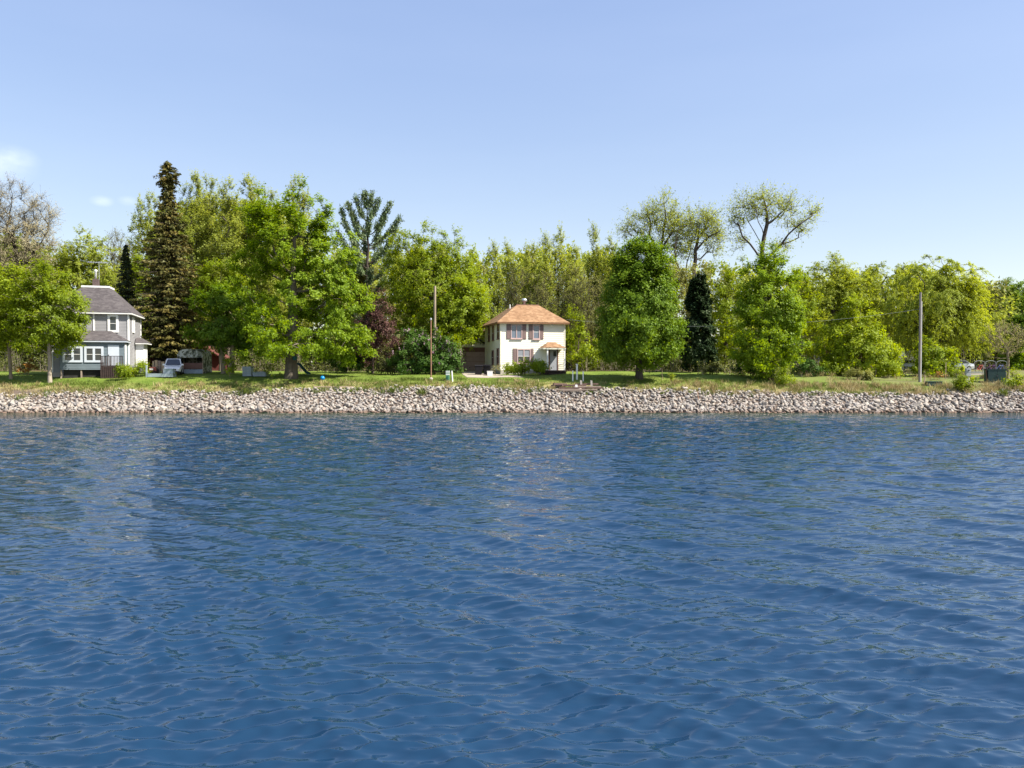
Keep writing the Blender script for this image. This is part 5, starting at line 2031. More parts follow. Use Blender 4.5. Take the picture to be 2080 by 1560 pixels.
ch = MB().box(cu - 0.30, cu + 0.30, D2 / 2 - 0.28, D2 / 2 + 0.35, zd2 + 0.17, zd2 + 1.05).build('chimney', MAT['brick'], rf2)
MB().lathe([(0.12, 0), (0.12, 0.85), (0.18, 0.9), (0.16, 1.05), (0.05, 1.1)], 10, (cu, D2 / 2, zd2 + 1.05)).build('flue', MAT['white'], ch, True)
an = MB()
az = zd2 + 3.0
an.tube([(cu + 0.25, D2 / 2 + 0.42, zd2 + 0.17), (cu + 0.25, D2 / 2 + 0.42, az + 0.1)], 0.035, 6)
an.tube([(cu - 1.0, D2 / 2 + 0.42, az), (cu + 1.3, D2 / 2 + 0.42, az)], 0.055, 6)
for k in range(9):
    x = cu - 0.95 + k * 0.27
    l = 0.75 - 0.05 * k
    an.tube([(x, D2 / 2 + 0.42 - l, az + 0.03), (x, D2 / 2 + 0.42 + l, az + 0.03)], 0.03, 5)
an.build('antenna', MAT['metal'], rf2)
# upper windows
for px0, px1 in ((147, 168), (220, 242)):
    window(gh, gF, gu(px0), gu(px1), gzz(675), gzz(638.5), MAT['white'], MAT['glass'], 1, True, 0.24, False)
window(gh, gR, 2.2, 3.3, gzz(676, 87), gzz(644, 87), MAT['white'], MAT['glass_curtain'], 1, True, 0.16, False)
# enclosed front porch
pv = -2.2
pu0, pu1 = gu(122, pv), gu(253, pv)
pzb = gzz(751, 81.2)
pze = gzz(692, 81.2)
pF = Face((pu0, pv), (pu1, pv))
pR = Face((pu1, pv), (pu1, -0.03))
pL = Face((pu0, -0.03), (pu0, pv))
m = MB()
m.box(pu0 + 0.02, pu1 - 0.02, pv + 0.02, -0.03, pzb, pze)
for f in (pF, pR, pL):
    clapboard(m, f, pzb, pze, 0.16)
m.build('porch_wall', MAT['porch_grey'], gh)
MB().box(pu0 + 0.25, pu1 - 0.3, pv + 0.3, -0.05, -0.4, pzb - 0.003).build('porch_crawl_space', MAT['dark'], gh)  # solid near-black block standing in for the shade under the porch
m = MB()
for x in (pu0 + 0.08, pu0 + 2.0, pu0 + 4.0, pu1 - 0.12):
    m.box(x - 0.07, x + 0.07, pv + 0.05, pv + 0.19, -0.4, pzb - 0.005)
m.build('porch_pier', MAT['wood'], gh)['kind'] = 'stuff'
hip_roof(gh, (pu0 - 0.3, pu1 + 0.3, pv - 0.35, -0.02), pze + 0.02, (pu0 + 1.6, pu1 - 1.6, -0.5, -0.03), gzz(672, 83), MAT['shingle_grey'], MAT['door_blue'], 0.16, 'porch_roof')


def pu(px):
    return gu(px, pv) - pu0


for a, b in ((128, 168.5), (172, 211)):
    window(gh, pF, pu(a), pu(b), gzz(736, 81.2), gzz(703.5, 81.2), MAT['door_blue'], MAT['glass'], 2, True, 0.22, False)
dr2 = FB(pF).bx(pu(220), pu(242.5), 0.0, 0.06, gzz(742, 81.4), gzz(700.5, 81.4)).build('door', MAT['door_blue'], gh)
FB(pF).bx(pu(221), pu(222.4), 0.061, 0.10, gzz(722, 81.4), gzz(720, 81.4)).build('handle', MAT['steel_dark'], dr2)
# white lattice corner right of the porch
FB(pR).bx(0.1, 0.9, 0.03, 0.07, pzb, pze - 0.3).build('porch_side_panel', MAT['white'], gh)
# bay on the right side
bF = Face((W2, 3.6), (W2 + 0.9, 3.6))
m = MB().box(W2 + 0.09, W2 + 0.95, 3.6, 6.2, 0.4, gzz(697, 87))
m.build('bay', MAT['white'], gh)
hip_roof(gh, (W2 + 0.1, W2 + 1.4, 3.2, 6.6), gzz(697, 87) + 0.06, (W2 + 0.1, W2 + 0.5, 3.9, 5.9), gzz(685, 87), MAT['shingle_grey'], MAT['white'], 0.14, 'bay_roof')
window(gh, Face((W2 + 0.95, 3.7), (W2 + 0.95, 6.1)), 0.3, 1.1, 1.3, 2.9, MAT['white'], MAT['glass'], 1, True, 0.12, False)
# entrance deck with railing
du0, du1 = gu(205, pv - 1.3), gu(250, pv - 1.3)
dz = gzz(742, 80.5)
m = MB()
for k in range(8):
    m.box(du0, du1, pv - 1.5 + k * 0.18, pv - 1.5 + k * 0.18 + 0.165, dz - 0.05, dz)
dk = m.build('deck', MAT['deck'], gh)
for k in range(11):
    w_ = (du1 - du0) / 11
    MB().box(du0 + k * w_, du0 + k * w_ + w_ * 0.72, pv - 1.52, pv - 1.505, -0.4, dz - 0.055).build('skirt_board', MAT['deck'], dk)
MB().box(du0 + 0.01, du0 + 0.06, pv - 1.5, pv - 0.05, -0.4, dz - 0.056).build('deck_skirt', MAT['deck'], dk)
MB().box(du1 - 0.06, du1 - 0.01, pv - 1.5, pv - 0.05, -0.4, dz - 0.056).build('deck_skirt', MAT['deck'], dk)
m = MB()
for x in (du0 + 0.05, du0 + 0.95, du1 - 0.05):
    m.box(x - 0.045, x + 0.045, pv - 1.48, pv - 1.39, dz, dz + 0.95)
m.box(du0, du1, pv - 1.50, pv - 1.37, dz + 0.951, dz + 1.0)
for k in range(5):
    m.box(du0 + 0.13 + k * 0.16, du0 + 0.22 + k * 0.16, pv - 1.46, pv - 1.42, dz + 0.02, dz + 0.95)
n = int((du1 - du0 - 1.1) / 0.14)
for k in range(n):
    x = du0 + 1.05 + k * 0.14
    m.box(x, x + 0.05, pv - 1.46, pv - 1.42, dz + 0.02, dz + 0.95)
m.build('railing', MAT['deck'], dk)
tree('small yellow-green bush by the deck corner of the grey house', 'shrub', 252, 79.6, [(250, 757, 9, 7)], 0.03, cat='bush', name='bush', leaf='lime', dens=1.2, lsize=0.12)
tree('pale flowering bush against the sunlit side of the grey house', 'shrub', 277, 82.0, [(270, 752, 14, 9), (285, 750, 9, 10)], 0.03, cat='bush', name='bush', leaf='yellow', dens=1.2, lsize=0.13)
tree('orange-stemmed bush in the shade left of the grey house', 'sapling', 54, 84.0, [(54, 748, 17, 15), (60, 735, 10, 12)], 0.03, cat='bush', name='bush', leaf='orange', dens=0.7, lpt=8, trunks=5, lsize=0.14)

# ---------------------------------------------------------------- red shed, camo shelter, car and yard things
sp_ = P(372, 760, 100.5)
shed = empty('red_shed', (sp_.x, 100.5, gz(sp_.x, 100.5)), R(10), 'low barn-red shed with wide gable roof behind the tall spruce', 'shed')
sw = 9.0
m = MB().prism([(-sw / 2, -0.3), (sw / 2, -0.3), (sw / 2, 1.9), (0, 4.5), (-sw / 2, 1.9)], 'y', 0, 6)
m.build('wall', MAT['red_barn'], shed)
m = MB()
for sg in (-1, 1):
    a = [(0, -0.6, 4.58), (sg * (sw / 2 + 0.6), -0.6, 1.62), (sg * (sw / 2 + 0.6), 6.5, 1.62), (0, 6.5, 4.58)]
    b = [(p[0], p[1], p[2] + 0.13) for p in a]
    m.hexa(a if sg > 0 else a[::-1], b if sg > 0 else b[::-1])
m.build('roof', MAT['red_roof'], shed)
MB().box(-3.6, -1.6, -0.06, -0.003, 0, 1.95).build('door', MAT['dark'], shed)
MB().box(2.0, 3.4, -0.06, -0.003, 0, 1.95).build('door', MAT['dark'], shed)
m = MB()
for k in range(int(sw / 0.35)):
    x = -sw / 2 + 0.2 + k * 0.35
    zt_ = 1.9 + (1 - abs(x) / (sw / 2)) * 2.6 - 0.05
    m.box(x - 0.02, x + 0.02, -0.03, -0.002, 1.97, zt_)
m.build('batten', MAT['red_barn'], shed)

cp = P(386, 764, 87.0)
cs = empty('camouflage_shelter', (cp.x, 87.0, gz(cp.x, 87)), R(4), 'camouflage fabric shelter with arched top beside the white car', 'shelter')
hw_, hh_ = 1.45, 2.85
arch = []
for k in range(13):
    a = math.pi * k / 12
    arch.append((-hw_ * math.copysign(abs(math.cos(a)) ** 0.55, math.cos(a)), 1.85 + (hh_ - 1.85) * math.sin(a) ** 0.8))
m = MB()
n = len(arch)
for i in range(n - 1):
    (x0, z0), (x1, z1) = arch[i], arch[i + 1]
    m.quad((x0, -0.0, z0), (x1, -0.0, z1), (x1, 3.2, z1), (x0, 3.2, z0))
for k in range(1):
    m.quad(*[(x, 3.2, z) for (x, z) in arch])
top = [(x, 0.03, z) for (x, z) in arch]
m.quad(*top)
m.build('canopy', MAT['camo'], cs)
m = MB()
m.quad((-hw_, 0, 0.02), (-hw_, 3.2, 0.02), (-hw_, 3.2, 1.85), (-hw_, 0, 1.85))
m.quad((hw_, 0, 0.02), (hw_, 3.2, 0.02), (hw_, 3.2, 1.85), (hw_, 0, 1.85))
m.quad((-hw_, 3.2, 0.02), (hw_, 3.2, 0.02), (hw_, 3.2, 1.85), (-hw_, 3.2, 1.85))
m.build('side_wall', MAT['camo'], cs)
MB().box(-hw_ + 0.02, hw_ - 0.02, 0.15, 0.19, 0.55, 1.25).build('front_panel', MAT['brown_dark'], cs)
MB().box(-hw_ + 0.02, hw_ - 0.02, 0.10, 0.14, 0.02, 0.50).build('front_panel', MAT['dock'], cs)
m = MB()
for x in (-hw_, hw_):
    m.tube([(x, -0.02, 0), (x, -0.02, 1.85)], 0.035, 6)
m.build('pole', MAT['wood_tan'], cs)


def car(px, Y, yaw, paint, label, H=1.7, Lc=4.5, Wc=1.82, suv=True):
    X = XA(px, Y)
    t = empty('parked_car', (X, Y, gz(X, Y)), yaw, label, 'car')
    h = Lc / 2
    # loft stations along the car: (x, half width, sill z, belt z)
    st = [(-h, .80, .42, .80), (-h + .12, .88, .30, .95), (-h + .9, .91, .24, 1.0), (0, .91, .24, 0.98), (h - 1.35, .91, .24, .97), (h - .75, .88, .26, .90), (h - .2, .80, .30, .76), (h, .66, .38, .62)]
    k = Wc / 1.82
    m = MB()
    for (x, w, z0, z1) in st:
        w *= k
        m.v += [(x, -w * .94, z0), (x, -w, (z0 + z1) / 2), (x, -w * .93, z1), (x, -w * .5, z1 + .03), (x, w * .5, z1 + .03), (x, w * .93, z1), (x, w, (z0 + z1) / 2), (x, w * .94, z0)]
    for i in range(len(st) - 1):
        for j in range(8):
            j2 = (j + 1) % 8
            m.f.append((i * 8 + j, i * 8 + j2, (i + 1) * 8 + j2, (i + 1) * 8 + j))
    m.f.append(tuple(range(8)))
    m.f.append(tuple(reversed(range((len(st) - 1) * 8, len(st) * 8))))
    body = m.build('body', paint, t, False)
    # cabin
    xr0, xr1 = (-h + .35, h - 2.1) if suv else (-h + 1.15, h - 2.0)
    xb0, xb1 = (-h + .1, h - 1.25) if suv else (-h + .55, h - 1.2)
    wb, wt = .84 * k, .66 * k
    zb = 0.98
    MB().hexa([(xb0, -wb, zb), (xb1, -wb, zb - .04), (xb1, wb, zb - .04), (xb0, wb, zb)], [(xr0, -wt, H), (xr1, -wt, H - .03), (xr1, wt, H - .03), (xr0, wt, H)]).build('cabin', paint, t)

    def lerp(a, b, f):
        return tuple(a[i] + (b[i] - a[i]) * f for i in range(3))

    def pane(a, b, c, d, nrm, nm):
        pts = [a, b, c, d]
        ce = tuple(sum(p[i] for p in pts) / 4 for i in range(3))
        pts = [lerp(p, ce, 0.12) for p in pts]
        m = MB()
        o_ = [tuple(p[i] + nrm[i] * 0.012 for i in range(3)) for p in pts]
        m.hexa(pts, o_)
        m.build(nm, MAT['glass'], t)
    pane((xb1, -wb, zb), (xb1, wb, zb), (xr1, wt, H - .05), (xr1, -wt, H - .05), (0.7, 0, .7), 'windscreen')
    pane((xb0, -wb, zb), (xb0, wb, zb), (xr0, wt, H - .02), (xr0, -wt, H - .02), (-0.9, 0, .3), 'rear_window')
    xm = (xr0 + xr1) / 2
    for sg in (-1, 1):
        pane((xb0 + .15, sg * wb, zb + .02), (xm, sg * wb, zb + .02), (xm, sg * wt, H - .04), (xr0 + .1, sg * wt, H - .04), (0, sg * .98, .25), 'side_window')
        pane((xm, sg * wb, zb + .02), (xb1 - .1, sg * wb, zb), (xr1, sg * wt, H - .05), (xm, sg * wt, H - .04), (0, sg * .98, .25), 'side_window')
        MB().hexa([(h - .16, sg * .40 * k, .60), (h - .04, sg * .40 * k, .60), (h - .20, sg * .74 * k, .60), (h - .34, sg * .76 * k, .60)][::sg], [(h - .18, sg * .40 * k, .73), (h - .07, sg * .40 * k, .70), (h - .22, sg * .74 * k, .74), (h - .36, sg * .76 * k, .76)][::sg]).build('headlight', MAT['lamp'], t)
        MB().box(xb1 - .35, xb1 - .15, sg * .92 * k - .10, sg * .92 * k + .10, zb + .02, zb + .20).build('mirror', paint, t)
        for xw in (h - .85, -h + .85):
            wh = MB().lathe([(.20, -.10), (.32, -.10), (.34, -.06), (.34, .06), (.32, .10), (.20, .10)], 18, (0, 0, 0), 'x')
            wh.v = [(p[1] + xw, p[0] + sg * .82 * k, p[2] + .34) for p in wh.v]
            w_ = wh.build('wheel', MAT['rubber'], t)
            rm = MB().lathe([(.05, .105), (.19, .11), (.20, .10), (.20, .0)], 14, (0, 0, 0), 'x')
            rm.v = [(p[1] + xw, sg * p[0] + sg * .82 * k, p[2] + .34) for p in rm.v]
            rm.build('rim', MAT['rim'], w_)
    MB().box(h - .06, h + .015, -.38 * k, .38 * k, .44, .60).build('grille', MAT['grille'], t)
    MB().box(h - .10, h + .03, -.70 * k, .70 * k, .27, .36).build('bumper', MAT['grille'], t)
    return t


car(353, 85.2, R(-70), MAT['car_white'], 'white car parked nose-on in front of the camouflage shelter', 1.78, 4.5, 1.9)
car(1940, 101.0, R(180 + 8), MAT['car_silver'], 'pale car seen side-on beyond the bicycles and grey meter box', 1.42, 4.4, 1.78, False)
car(1846, 104.0, R(4), MAT['car_silver'], 'silver car half hidden behind the foot of the right-hand pole', 1.45, 4.4, 1.78, False)

# upright boards and odds and ends between house and car


def post(px, pyt, Y, w, mat, label, name='post', lean=0.0, cat='post', cap=None, group=None, rnd=False, capmat=None):
    X = XA(px, Y)
    zg = gz(X, Y)
    h = P(px, pyt, Y).z - zg
    t = empty(name, (X, Y, zg), 0, label, cat, group)
    m = MB()
    if rnd:
        m.tube([(0, 0, -0.3), (lean * h, 0, h)], [w / 2, w / 2 * 0.92], 8)
    else:
        m.hexa([(-w / 2, -w / 2, -0.3), (w / 2, -w / 2, -0.3), (w / 2, w / 2, -0.3), (-w / 2, w / 2, -0.3)],
               [(-w / 2 + lean * h, -w / 2, h), (w / 2 + lean * h, -w / 2, h), (w / 2 + lean * h, w / 2, h), (-w / 2 + lean * h, w / 2, h)])
    m.build('shaft', mat, t)
    if cap:
        MB().lathe([(w * 0.75, 0), (w * 0.75, cap * 0.6), (w * 0.2, cap)], 10, (lean * h, 0, h)).build('cap', capmat or mat, t)
    return t


lb = P(323, 760, 87.0)
bf = empty('board_screen', (lb.x, 87.0, gz(lb.x, 87)), R(8), 'screen of upright tan boards left of the white car', 'fence')
for k, (x, w, h, mt) in enumerate(((-0.62, .16, 1.45, 'wood_tan'), (-0.3, .30, 1.55, 'wood_tan'), (0.05, .26, 1.5, 'wood'), (0.42, .34, 1.4, 'wood_tan'), (0.75, .14, 1.6, 'wood'))):
    MB().box(x - w / 2, x + w / 2, -0.02 + 0.01 * (k % 2), 0.02 + 0.01 * (k % 2), -0.1, h).build('board', MAT[mt], bf)
MB().box(-0.75, 0.85, 0.035, 0.08, 0.9, 1.0).build('rail', MAT['wood'], bf)

dq = P(324, 765, 81.6)
dx = empty('dock_section', (dq.x, 81.6, gz(dq.x, 81.6)), R(3), 'long blue-grey dock section lying on the lawn left of the white car', 'dock section')
MB().box(-1.25, 1.45, -0.05, 0.0, 0.08, 0.42).build('side_rail', MAT['dock'], dx)
MB().box(-1.25, 1.45, 0.75, 0.8, 0.08, 0.42).build('side_rail', MAT['dock'], dx)
for k in range(14):
    MB().box(-1.25 + k * 0.193, -1.25 + k * 0.193 + 0.175, -0.06, 0.82, 0.424, 0.46).build('deck_board', MAT['dock'], dx)
MB().box(-1.42, -1.30, -0.06, 0.06, -0.2, 1.35).build('leg', MAT['dock'], dx)
MB().box(-1.30, -1.25, -0.04, 0.04, 0.2, 0.3).build('bracket', MAT['steel_dark'], dx)
bq = P(343, 757, 82.0)
bxo = empty('storage_box', (bq.x, 82.05, gz(bq.x, 82.0) + 0.462), R(3), 'blue-grey storage box sitting on the long dock section', 'box')
MB().box(-0.5, 0.5, -0.3, 0.3, 0.0, 0.42).build('body', MAT['dock'], bxo)
MB().box(-0.53, 0.53, -0.33, 0.33, 0.423, 0.5).build('lid', MAT['dock'], bxo)
mz = P(311, 755, 86.2)
mo = empty('lawn_tractor', (mz.x, 86.2, gz(mz.x, 86.2)), R(-80), 'dark red machine parked between the grey house and the tan boards', 'machine')
MB().hexa([(-.3, -.32, .35), (.75, -.28, .35), (.75, .28, .35), (-.3, .32, .35)], [(-.3, -.28, .85), (.7, -.22, .78), (.7, .22, .78), (-.3, .28, .85)]).build('hood', MAT['red_barn'], mo)
MB().box(-.95, -.45, -.25, .25, .55, .68).build('seat', MAT['bin_black'], mo)
MB().box(-1.0, -.9, -.25, .25, .69, 1.05).build('seat_back', MAT['bin_black'], mo)
MB().box(.70, .74, -.2, .2, .5, .66).build('headlight', MAT['white'], mo)
MB().tube([(-.35, 0, .8), (-.5, 0, 1.1)], 0.03, 6).build('steering_column', MAT['steel_dark'], mo)
for xw, rr_ in ((.5, .2), (-.65, .29)):
    for sg in (-1, 1):
        wv = MB().lathe([(rr_ * .5, -.09), (rr_, -.08), (rr_, .08), (rr_ * .5, .09)], 14, (0, 0, 0), 'x')
        wv.v = [(p[1] + xw, p[0] + sg * .36, p[2] + rr_) for p in wv.v]
        wv.build('wheel', MAT['rubber'], mo)

# stacked dock panels by the sapling: each panel lifts off
g4 = 'grey dock panels stacked on the lawn'
zst = gz(XA(504, 82), 82.0)


def dock_panel(px, Y, k, w, label, th=0.25, d=0.9):
    X = XA(px, Y)
    t = empty('dock_float', (X + rng.uniform(-.02, .02), Y, gz(X, Y) + 0.01 + k * (th + 0.012)), rng.uniform(-.02, .02), label, 'dock panel', g4)
    m = MB()
    m.box(-w / 2, w / 2, -d / 2, -d / 2 + 0.05, 0, th - 0.05)
    m.box(-w / 2, w / 2, d / 2 - 0.05, d / 2, 0, th - 0.05)
    m.box(-w / 2, -w / 2 + 0.05, -d / 2 + 0.052, d / 2 - 0.052, 0, th - 0.05)
    m.box(w / 2 - 0.05, w / 2, -d / 2 + 0.052, d / 2 - 0.052, 0, th - 0.05)
    m.build('frame', MAT['dock'], t)
    n_ = max(4, int(w / 0.2))
    for j in range(n_):
        a = -w / 2 - 0.02 + (w + 0.04) * j / n_
        MB().box(a, a + (w + 0.04) / n_ - 0.012, -d / 2 - 0.02, d / 2 + 0.02, th - 0.047, th).build('board', MAT['dock'], t)


for k, nm in enumerate(('lowest of the four', 'second from the ground of the four', 'third from the ground of the four', 'topmost of the four')):
    dock_panel(504, 82.0, k, 0.92, 'square grey dock panel, ' + nm + ' in the tall stack')
for k, nm in enumerate(('lower', 'upper')):
    dock_panel(529, 82.1, k, 1.4, 'long grey dock panel, ' + nm + ' of the pair right of the tall stack')

tree('thin yellow-green sapling right of the two tan trunks', 'sapling', 467, 80.5, [(466, 748, 8, 15), (468, 736, 6, 7)], 0.03, cat='sapling', name='sapling', lsize=0.15, dens=1.3)
tree('leafy light green sapling right of the stacked dock panels', 'sapling', 553, 80.8, [(548, 752, 9, 12), (560, 762, 8, 8), (520, 753, 4, 5)], 0.03, cat='sapling', name='sapling', dens=1.2)
tree('small yellow-green sapling on the bank edge right of the egg-shaped maple', 'sapling', 1364, 77.6, [(1364, 765, 5, 8), (1365, 780, 5, 7)], 0.02, cat='sapling', name='sapling', dens=1.6, leaf='yellow')
tree('thin tan-stemmed sapling under the right side of the egg-shaped maple', 'sapling', 1345, 80.0, [(1345, 735, 8, 8)], 0.045, cat='sapling', name='sapling', dens=1.2, leaf='maple')
tree('small yellow-green shrub in front of the bright green pointed tree', 'shrub', 1590, 78.4, [(1588, 766, 12, 14), (1600, 775, 9, 7)], 0.03, cat='shrub', name='shrub', leaf='lime', dens=1.5, lsize=0.13)
tree('bright green shrub rooted among the top stones near the grey meter box', 'shrub', 1966, 76.3, [(1964, 782, 13, 16), (1955, 778, 8, 8)], 0.03, cat='shrub', name='shrub', leaf='lime', dens=1.5, lsize=0.14)
tree('yellow-green shrub beside the right side of the big green cabinet', 'shrub', 2056, 77.4, [(2054, 775, 12, 20), (2065, 785, 12, 10)], 0.03, cat='shrub', name='shrub', leaf='lime', dens=1.5, lsize=0.14)

for (px, Y, lb_, lv_, hgt) in ((1692, 85.0, 'rounded yellow-green shrub low at the left foot of the bright yellow cone', 'lime', 15), (1800, 84.0, 'low yellow-green shrub at the right foot of the bright yellow cone', 'yellow', 12), (1640, 84.5, 'dark green shrub right of the bright green pointed tree', 'lilac', 17),
                              (1836, 86.0, 'small green shrub left of the right-hand pole', 'lime', 14), (1935, 86.0, 'thin yellow-green shrub in front of the pale car', 'yellow', 11), (1455, 86.5, 'low olive shrub at the foot of the arborvitae', 'brush', 12), (1510, 84.0, 'low dark shrub left of the bright green pointed tree', 'lilac', 12), (1745, 81.5, 'straggling olive bush in front of the bright yellow cone', 'olive', 10)):
    zb = P(px, 748, Y)
    pyb = 748 + (CAMH - gz(zb.x, Y)) * FPX / Y
    tree(lb_, 'shrub', px, Y, [(px - 8, pyb - hgt * 0.75, hgt * 1.15, hgt * 0.85), (px + 12, pyb - hgt * 0.6, hgt, hgt * 0.7)], 0.04, cat='shrub', name='shrub', leaf=lv_, trunks=3, dens=1.1)

# slide by the big trunk, ball on the lawn
sq = P(612, 760, 83.0)
sld = empty('slide', (sq.x, 83.0, gz(sq.x, 83)), R(-6), 'dark teal playground slide beside the thick trunk of the large maple', 'slide')
pts = [(-0.45, 0, 1.25), (-0.2, 0, 1.18), (0.2, 0, 0.72), (0.6, 0, 0.28), (0.95, 0, 0.16)]
m = MB()
for i in range(4):
    (x0, _, z0), (x1, _, z1) = pts[i], pts[i + 1]
    m.hexa([(x0, -.24, z0 - .05), (x1, -.24, z1 - .05), (x1, .24, z1 - .05), (x0, .24, z0 - .05)], [(x0, -.24, z0), (x1, -.24, z1), (x1, .24, z1), (x0, .24, z0)])
    for sg in (-.29, .245):
        m.hexa([(x0, sg, z0 - .05), (x1, sg, z1 - .05), (x1, sg + .045, z1 - .05), (x0, sg + .045, z0 - .05)], [(x0, sg, z0 + .16), (x1, sg, z1 + .16), (x1, sg + .045, z1 + .16), (x0, sg + .045, z0 + .16)])
m.build('chute', MAT['teal'], sld)
m = MB()
for sg in (-.22, .22):
    m.tube([(-0.55, sg, -0.05), (-0.45, sg, 1.55)], 0.03, 6)
for k in range(4):
    z = .25 + .28 * k
    m.tube([(-0.55 + .06 * k * .3, -.22, z), (-0.55 + .06 * k * .3, .22, z)], 0.025, 6)
m.build('ladder', MAT['teal'], sld)
MB().tube([(0.75, -.2, -.05), (0.75, -.2, .2)], .025, 6).tube([(0.75, .2, -.05), (0.75, .2, .2)], .025, 6).build('leg', MAT['steel_dark'], sld)
tq = P(599, 728, 80.2)
tb = empty('swing_seat', tq, 0, 'teal bucket swing hanging beside the trunk of the large maple', 'swing')
MB().hexa([(-.16, -.12, -.2), (.16, -.12, -.2), (.16, .12, -.2), (-.16, .12, -.2)], [(-.22, -.18, .22), (.22, -.18, .22), (.22, .18, .22), (-.22, .18, .22)]).build('seat', MAT['teal'], tb)
MB().tube([(-.2, 0, .2), (0, 0, 2.2)], .014, 5).tube([(.2, 0, .2), (0, 0, 2.2)], .014, 5).build('rope', MAT['wood_tan'], tb)
bp_ = P(655, 767, 79.6)
ball = MB().lathe([(0.24 * math.sin(math.pi * k / 14) + 1e-4, -0.24 * math.cos(math.pi * k / 14)) for k in range(15)], 20, (0, 0, 0)).build('ball', MAT['blue_ball'], None, True)
ball.location = (bp_.x, 79.6, gz(bp_.x, 79.6) + 0.24)
tag(ball, 'shiny blue play ball lying on the lawn', 'ball')

# ---------------------------------------------------------------- poles, posts, markers
post(883, 581, 87.0, 0.30, MAT['pole'], 'tall bare wooden pole standing behind the lilac bushes', 'utility_pole', 0.004, 'pole', rnd=True)
pp_ = post(875.5, 650, 79.5, 0.14, MAT['rust'], 'thin rusty pipe pole with a small metal cap in front of the lilacs', 'pipe_pole', 0.0, 'pole', cap=0.22, rnd=True, capmat=MAT['metal'])
MB().lathe([(0.22, -0.05), (0.2, 0.18), (0.1, 0.26)], 10).build('footing', MAT['concrete'], pp_)
gp_ = post(909.5, 753, 79.0, 0.36, MAT['green_marker'], 'short green marker post with white banded top', 'marker_post', 0.0, 'marker')
for k in range(3):
    h = P(909.5, 753, 79.0).z - gz(XA(909.5, 79), 79.0)
    MB().box(-.19, .19, -.19, .19, h - .10 - k * .17, h - .02 - k * .17).build('band', MAT['white'], gp_)
post(919.5, 753, 78.6, 0.15, MAT['white'], 'leaning white post right of the green marker', 'white_post', -0.09, 'post', rnd=True)
post(1163.5, 753, 78.6, 0.11, MAT['white'], 'thin pale stake left of the taller white pipe', 'stake', 0.0, 'stake')
vp = post(1172, 740.5, 79.2, 0.19, MAT['white'], 'tall white vent pipe standing right of the yellow house porch', 'vent_pipe', 0.0, 'pipe', cap=0.06, rnd=True)
post(1184.5, 754, 78.6, 0.11, MAT['white'], 'thin pale stake right of the taller white pipe', 'stake', 0.0, 'stake')
rp = post(1868, 594, 80.5, 0.25, MAT['pole_grey'], 'tall grey wooden utility pole with a white conduit on the right', 'utility_pole', 0.0, 'pole', rnd=True)
ph = P(1868, 612, 80.5).z - gz(XA(1868, 80.5), 80.5)
MB().tube([(0.125, -0.06, 0.0), (0.125, -0.06, ph)], 0.035, 8).build('conduit', MAT['white'], rp)
MB().tube([(0.12, 0, ph - .9), (0.65, 0.3, ph - 2.1)], 0.022, 5).build('guy_strap', MAT['wood_tan'], rp)
# overhead wire from the yellow house to the pole
a_ = yl + Vector((W1 * math.cos(RZ1) + .2, W1 * math.sin(RZ1) - .2, hz(648)))
b_ = P(1868, 628, 80.5)
wm = MB()
wp_ = []
for k in range(21):
    f = k / 20
    p = a_.lerp(b_, f)
    p.z -= 4 * 1.25 * f * (1 - f)
    wp_.append(p)
wm.tube(wp_, 0.009, 5)
tag(wm.build('power_cable', MAT['meter_grey']), 'thin overhead cable sagging from the yellow house to the right-hand pole', 'cable')

# cabinets on the right
cb = P(2025, 779, 79.5)
t = empty('utility_cabinet', (cb.x, 79.5, gz(cb.x, 79.5)), R(-14), 'large dark green transformer cabinet near the right edge', 'cabinet')
MB().box(-0.85, 0.85, 0.0, 1.2, 0.08, 1.42).build('body', MAT['green_box'], t)
MB().box(-0.89, 0.89, -0.05, 1.24, 1.423, 1.50).build('lid', MAT['green_box'], t)
MB().box(-0.95, 0.95, -0.1, 1.3, -0.25, 0.078).build('plinth', MAT['concrete'], t)
for sx in (-0.425, 0.425):
    MB().box(sx - 0.40, sx + 0.40, -0.03, -0.002, 0.14, 1.36).build('door', MAT['green_box'], t)
MB().box(-0.06, 0.06, -0.06, -0.032, 0.7, 0.85).build('handle', MAT['steel_dark'], t)
bd = P(2006, 779, 79.9)
t = empty('rusty_panel', (bd.x, 79.95, gz(bd.x, 79.95)), R(60), 'rusty brown sheet leaning on the left side of the green cabinet', 'panel')
MB().hexa([(-.45, 0, 0), (.45, 0, 0), (.45, .05, 0), (-.45, .05, 0)], [(-.45, .12, 1.3), (.45, .12, 1.3), (.45, .17, 1.3), (-.45, .17, 1.3)]).build('sheet', MAT['brown_dark'], t)
cb = P(1895, 776, 79.2)
t = empty('low_green_box', (cb.x, 79.2, gz(cb.x, 79.2)), 0, 'low dark green ground box right of the right-hand pole', 'utility box')
MB().box(-0.78, 0.78, -0.35, 0.35, -0.2, 0.34).build('body', MAT['green_box'], t)
MB().box(-0.82, 0.82, -0.39, 0.39, 0.343, 0.42).build('lid', MAT['green_box'], t)
cb = P(1966, 776, 79.6)
t = empty('meter_pedestal', (cb.x, 79.6, gz(cb.x, 79.6)), 0, 'grey electric meter box on two white pipes', 'meter box')
MB().box(-0.25, 0.25, -0.12, 0.12, 0.72, 1.55).build('box', MAT['meter_grey'], t)
MB().box(-0.22, 0.22, -0.135, -0.122, 1.12, 1.50).build('cover', MAT['meter_grey'], t)
MB().lathe([(0.11, 0), (0.11, 0.06), (0.07, 0.1)], 12, (0, -0.14, 1.3)).build('meter', MAT['glass'], t)
for sx in (-0.10, 0.10):
    MB().tube([(sx, 0, -0.2), (sx, 0, 0.718)], 0.04, 8).build('pipe', MAT['white'], t)
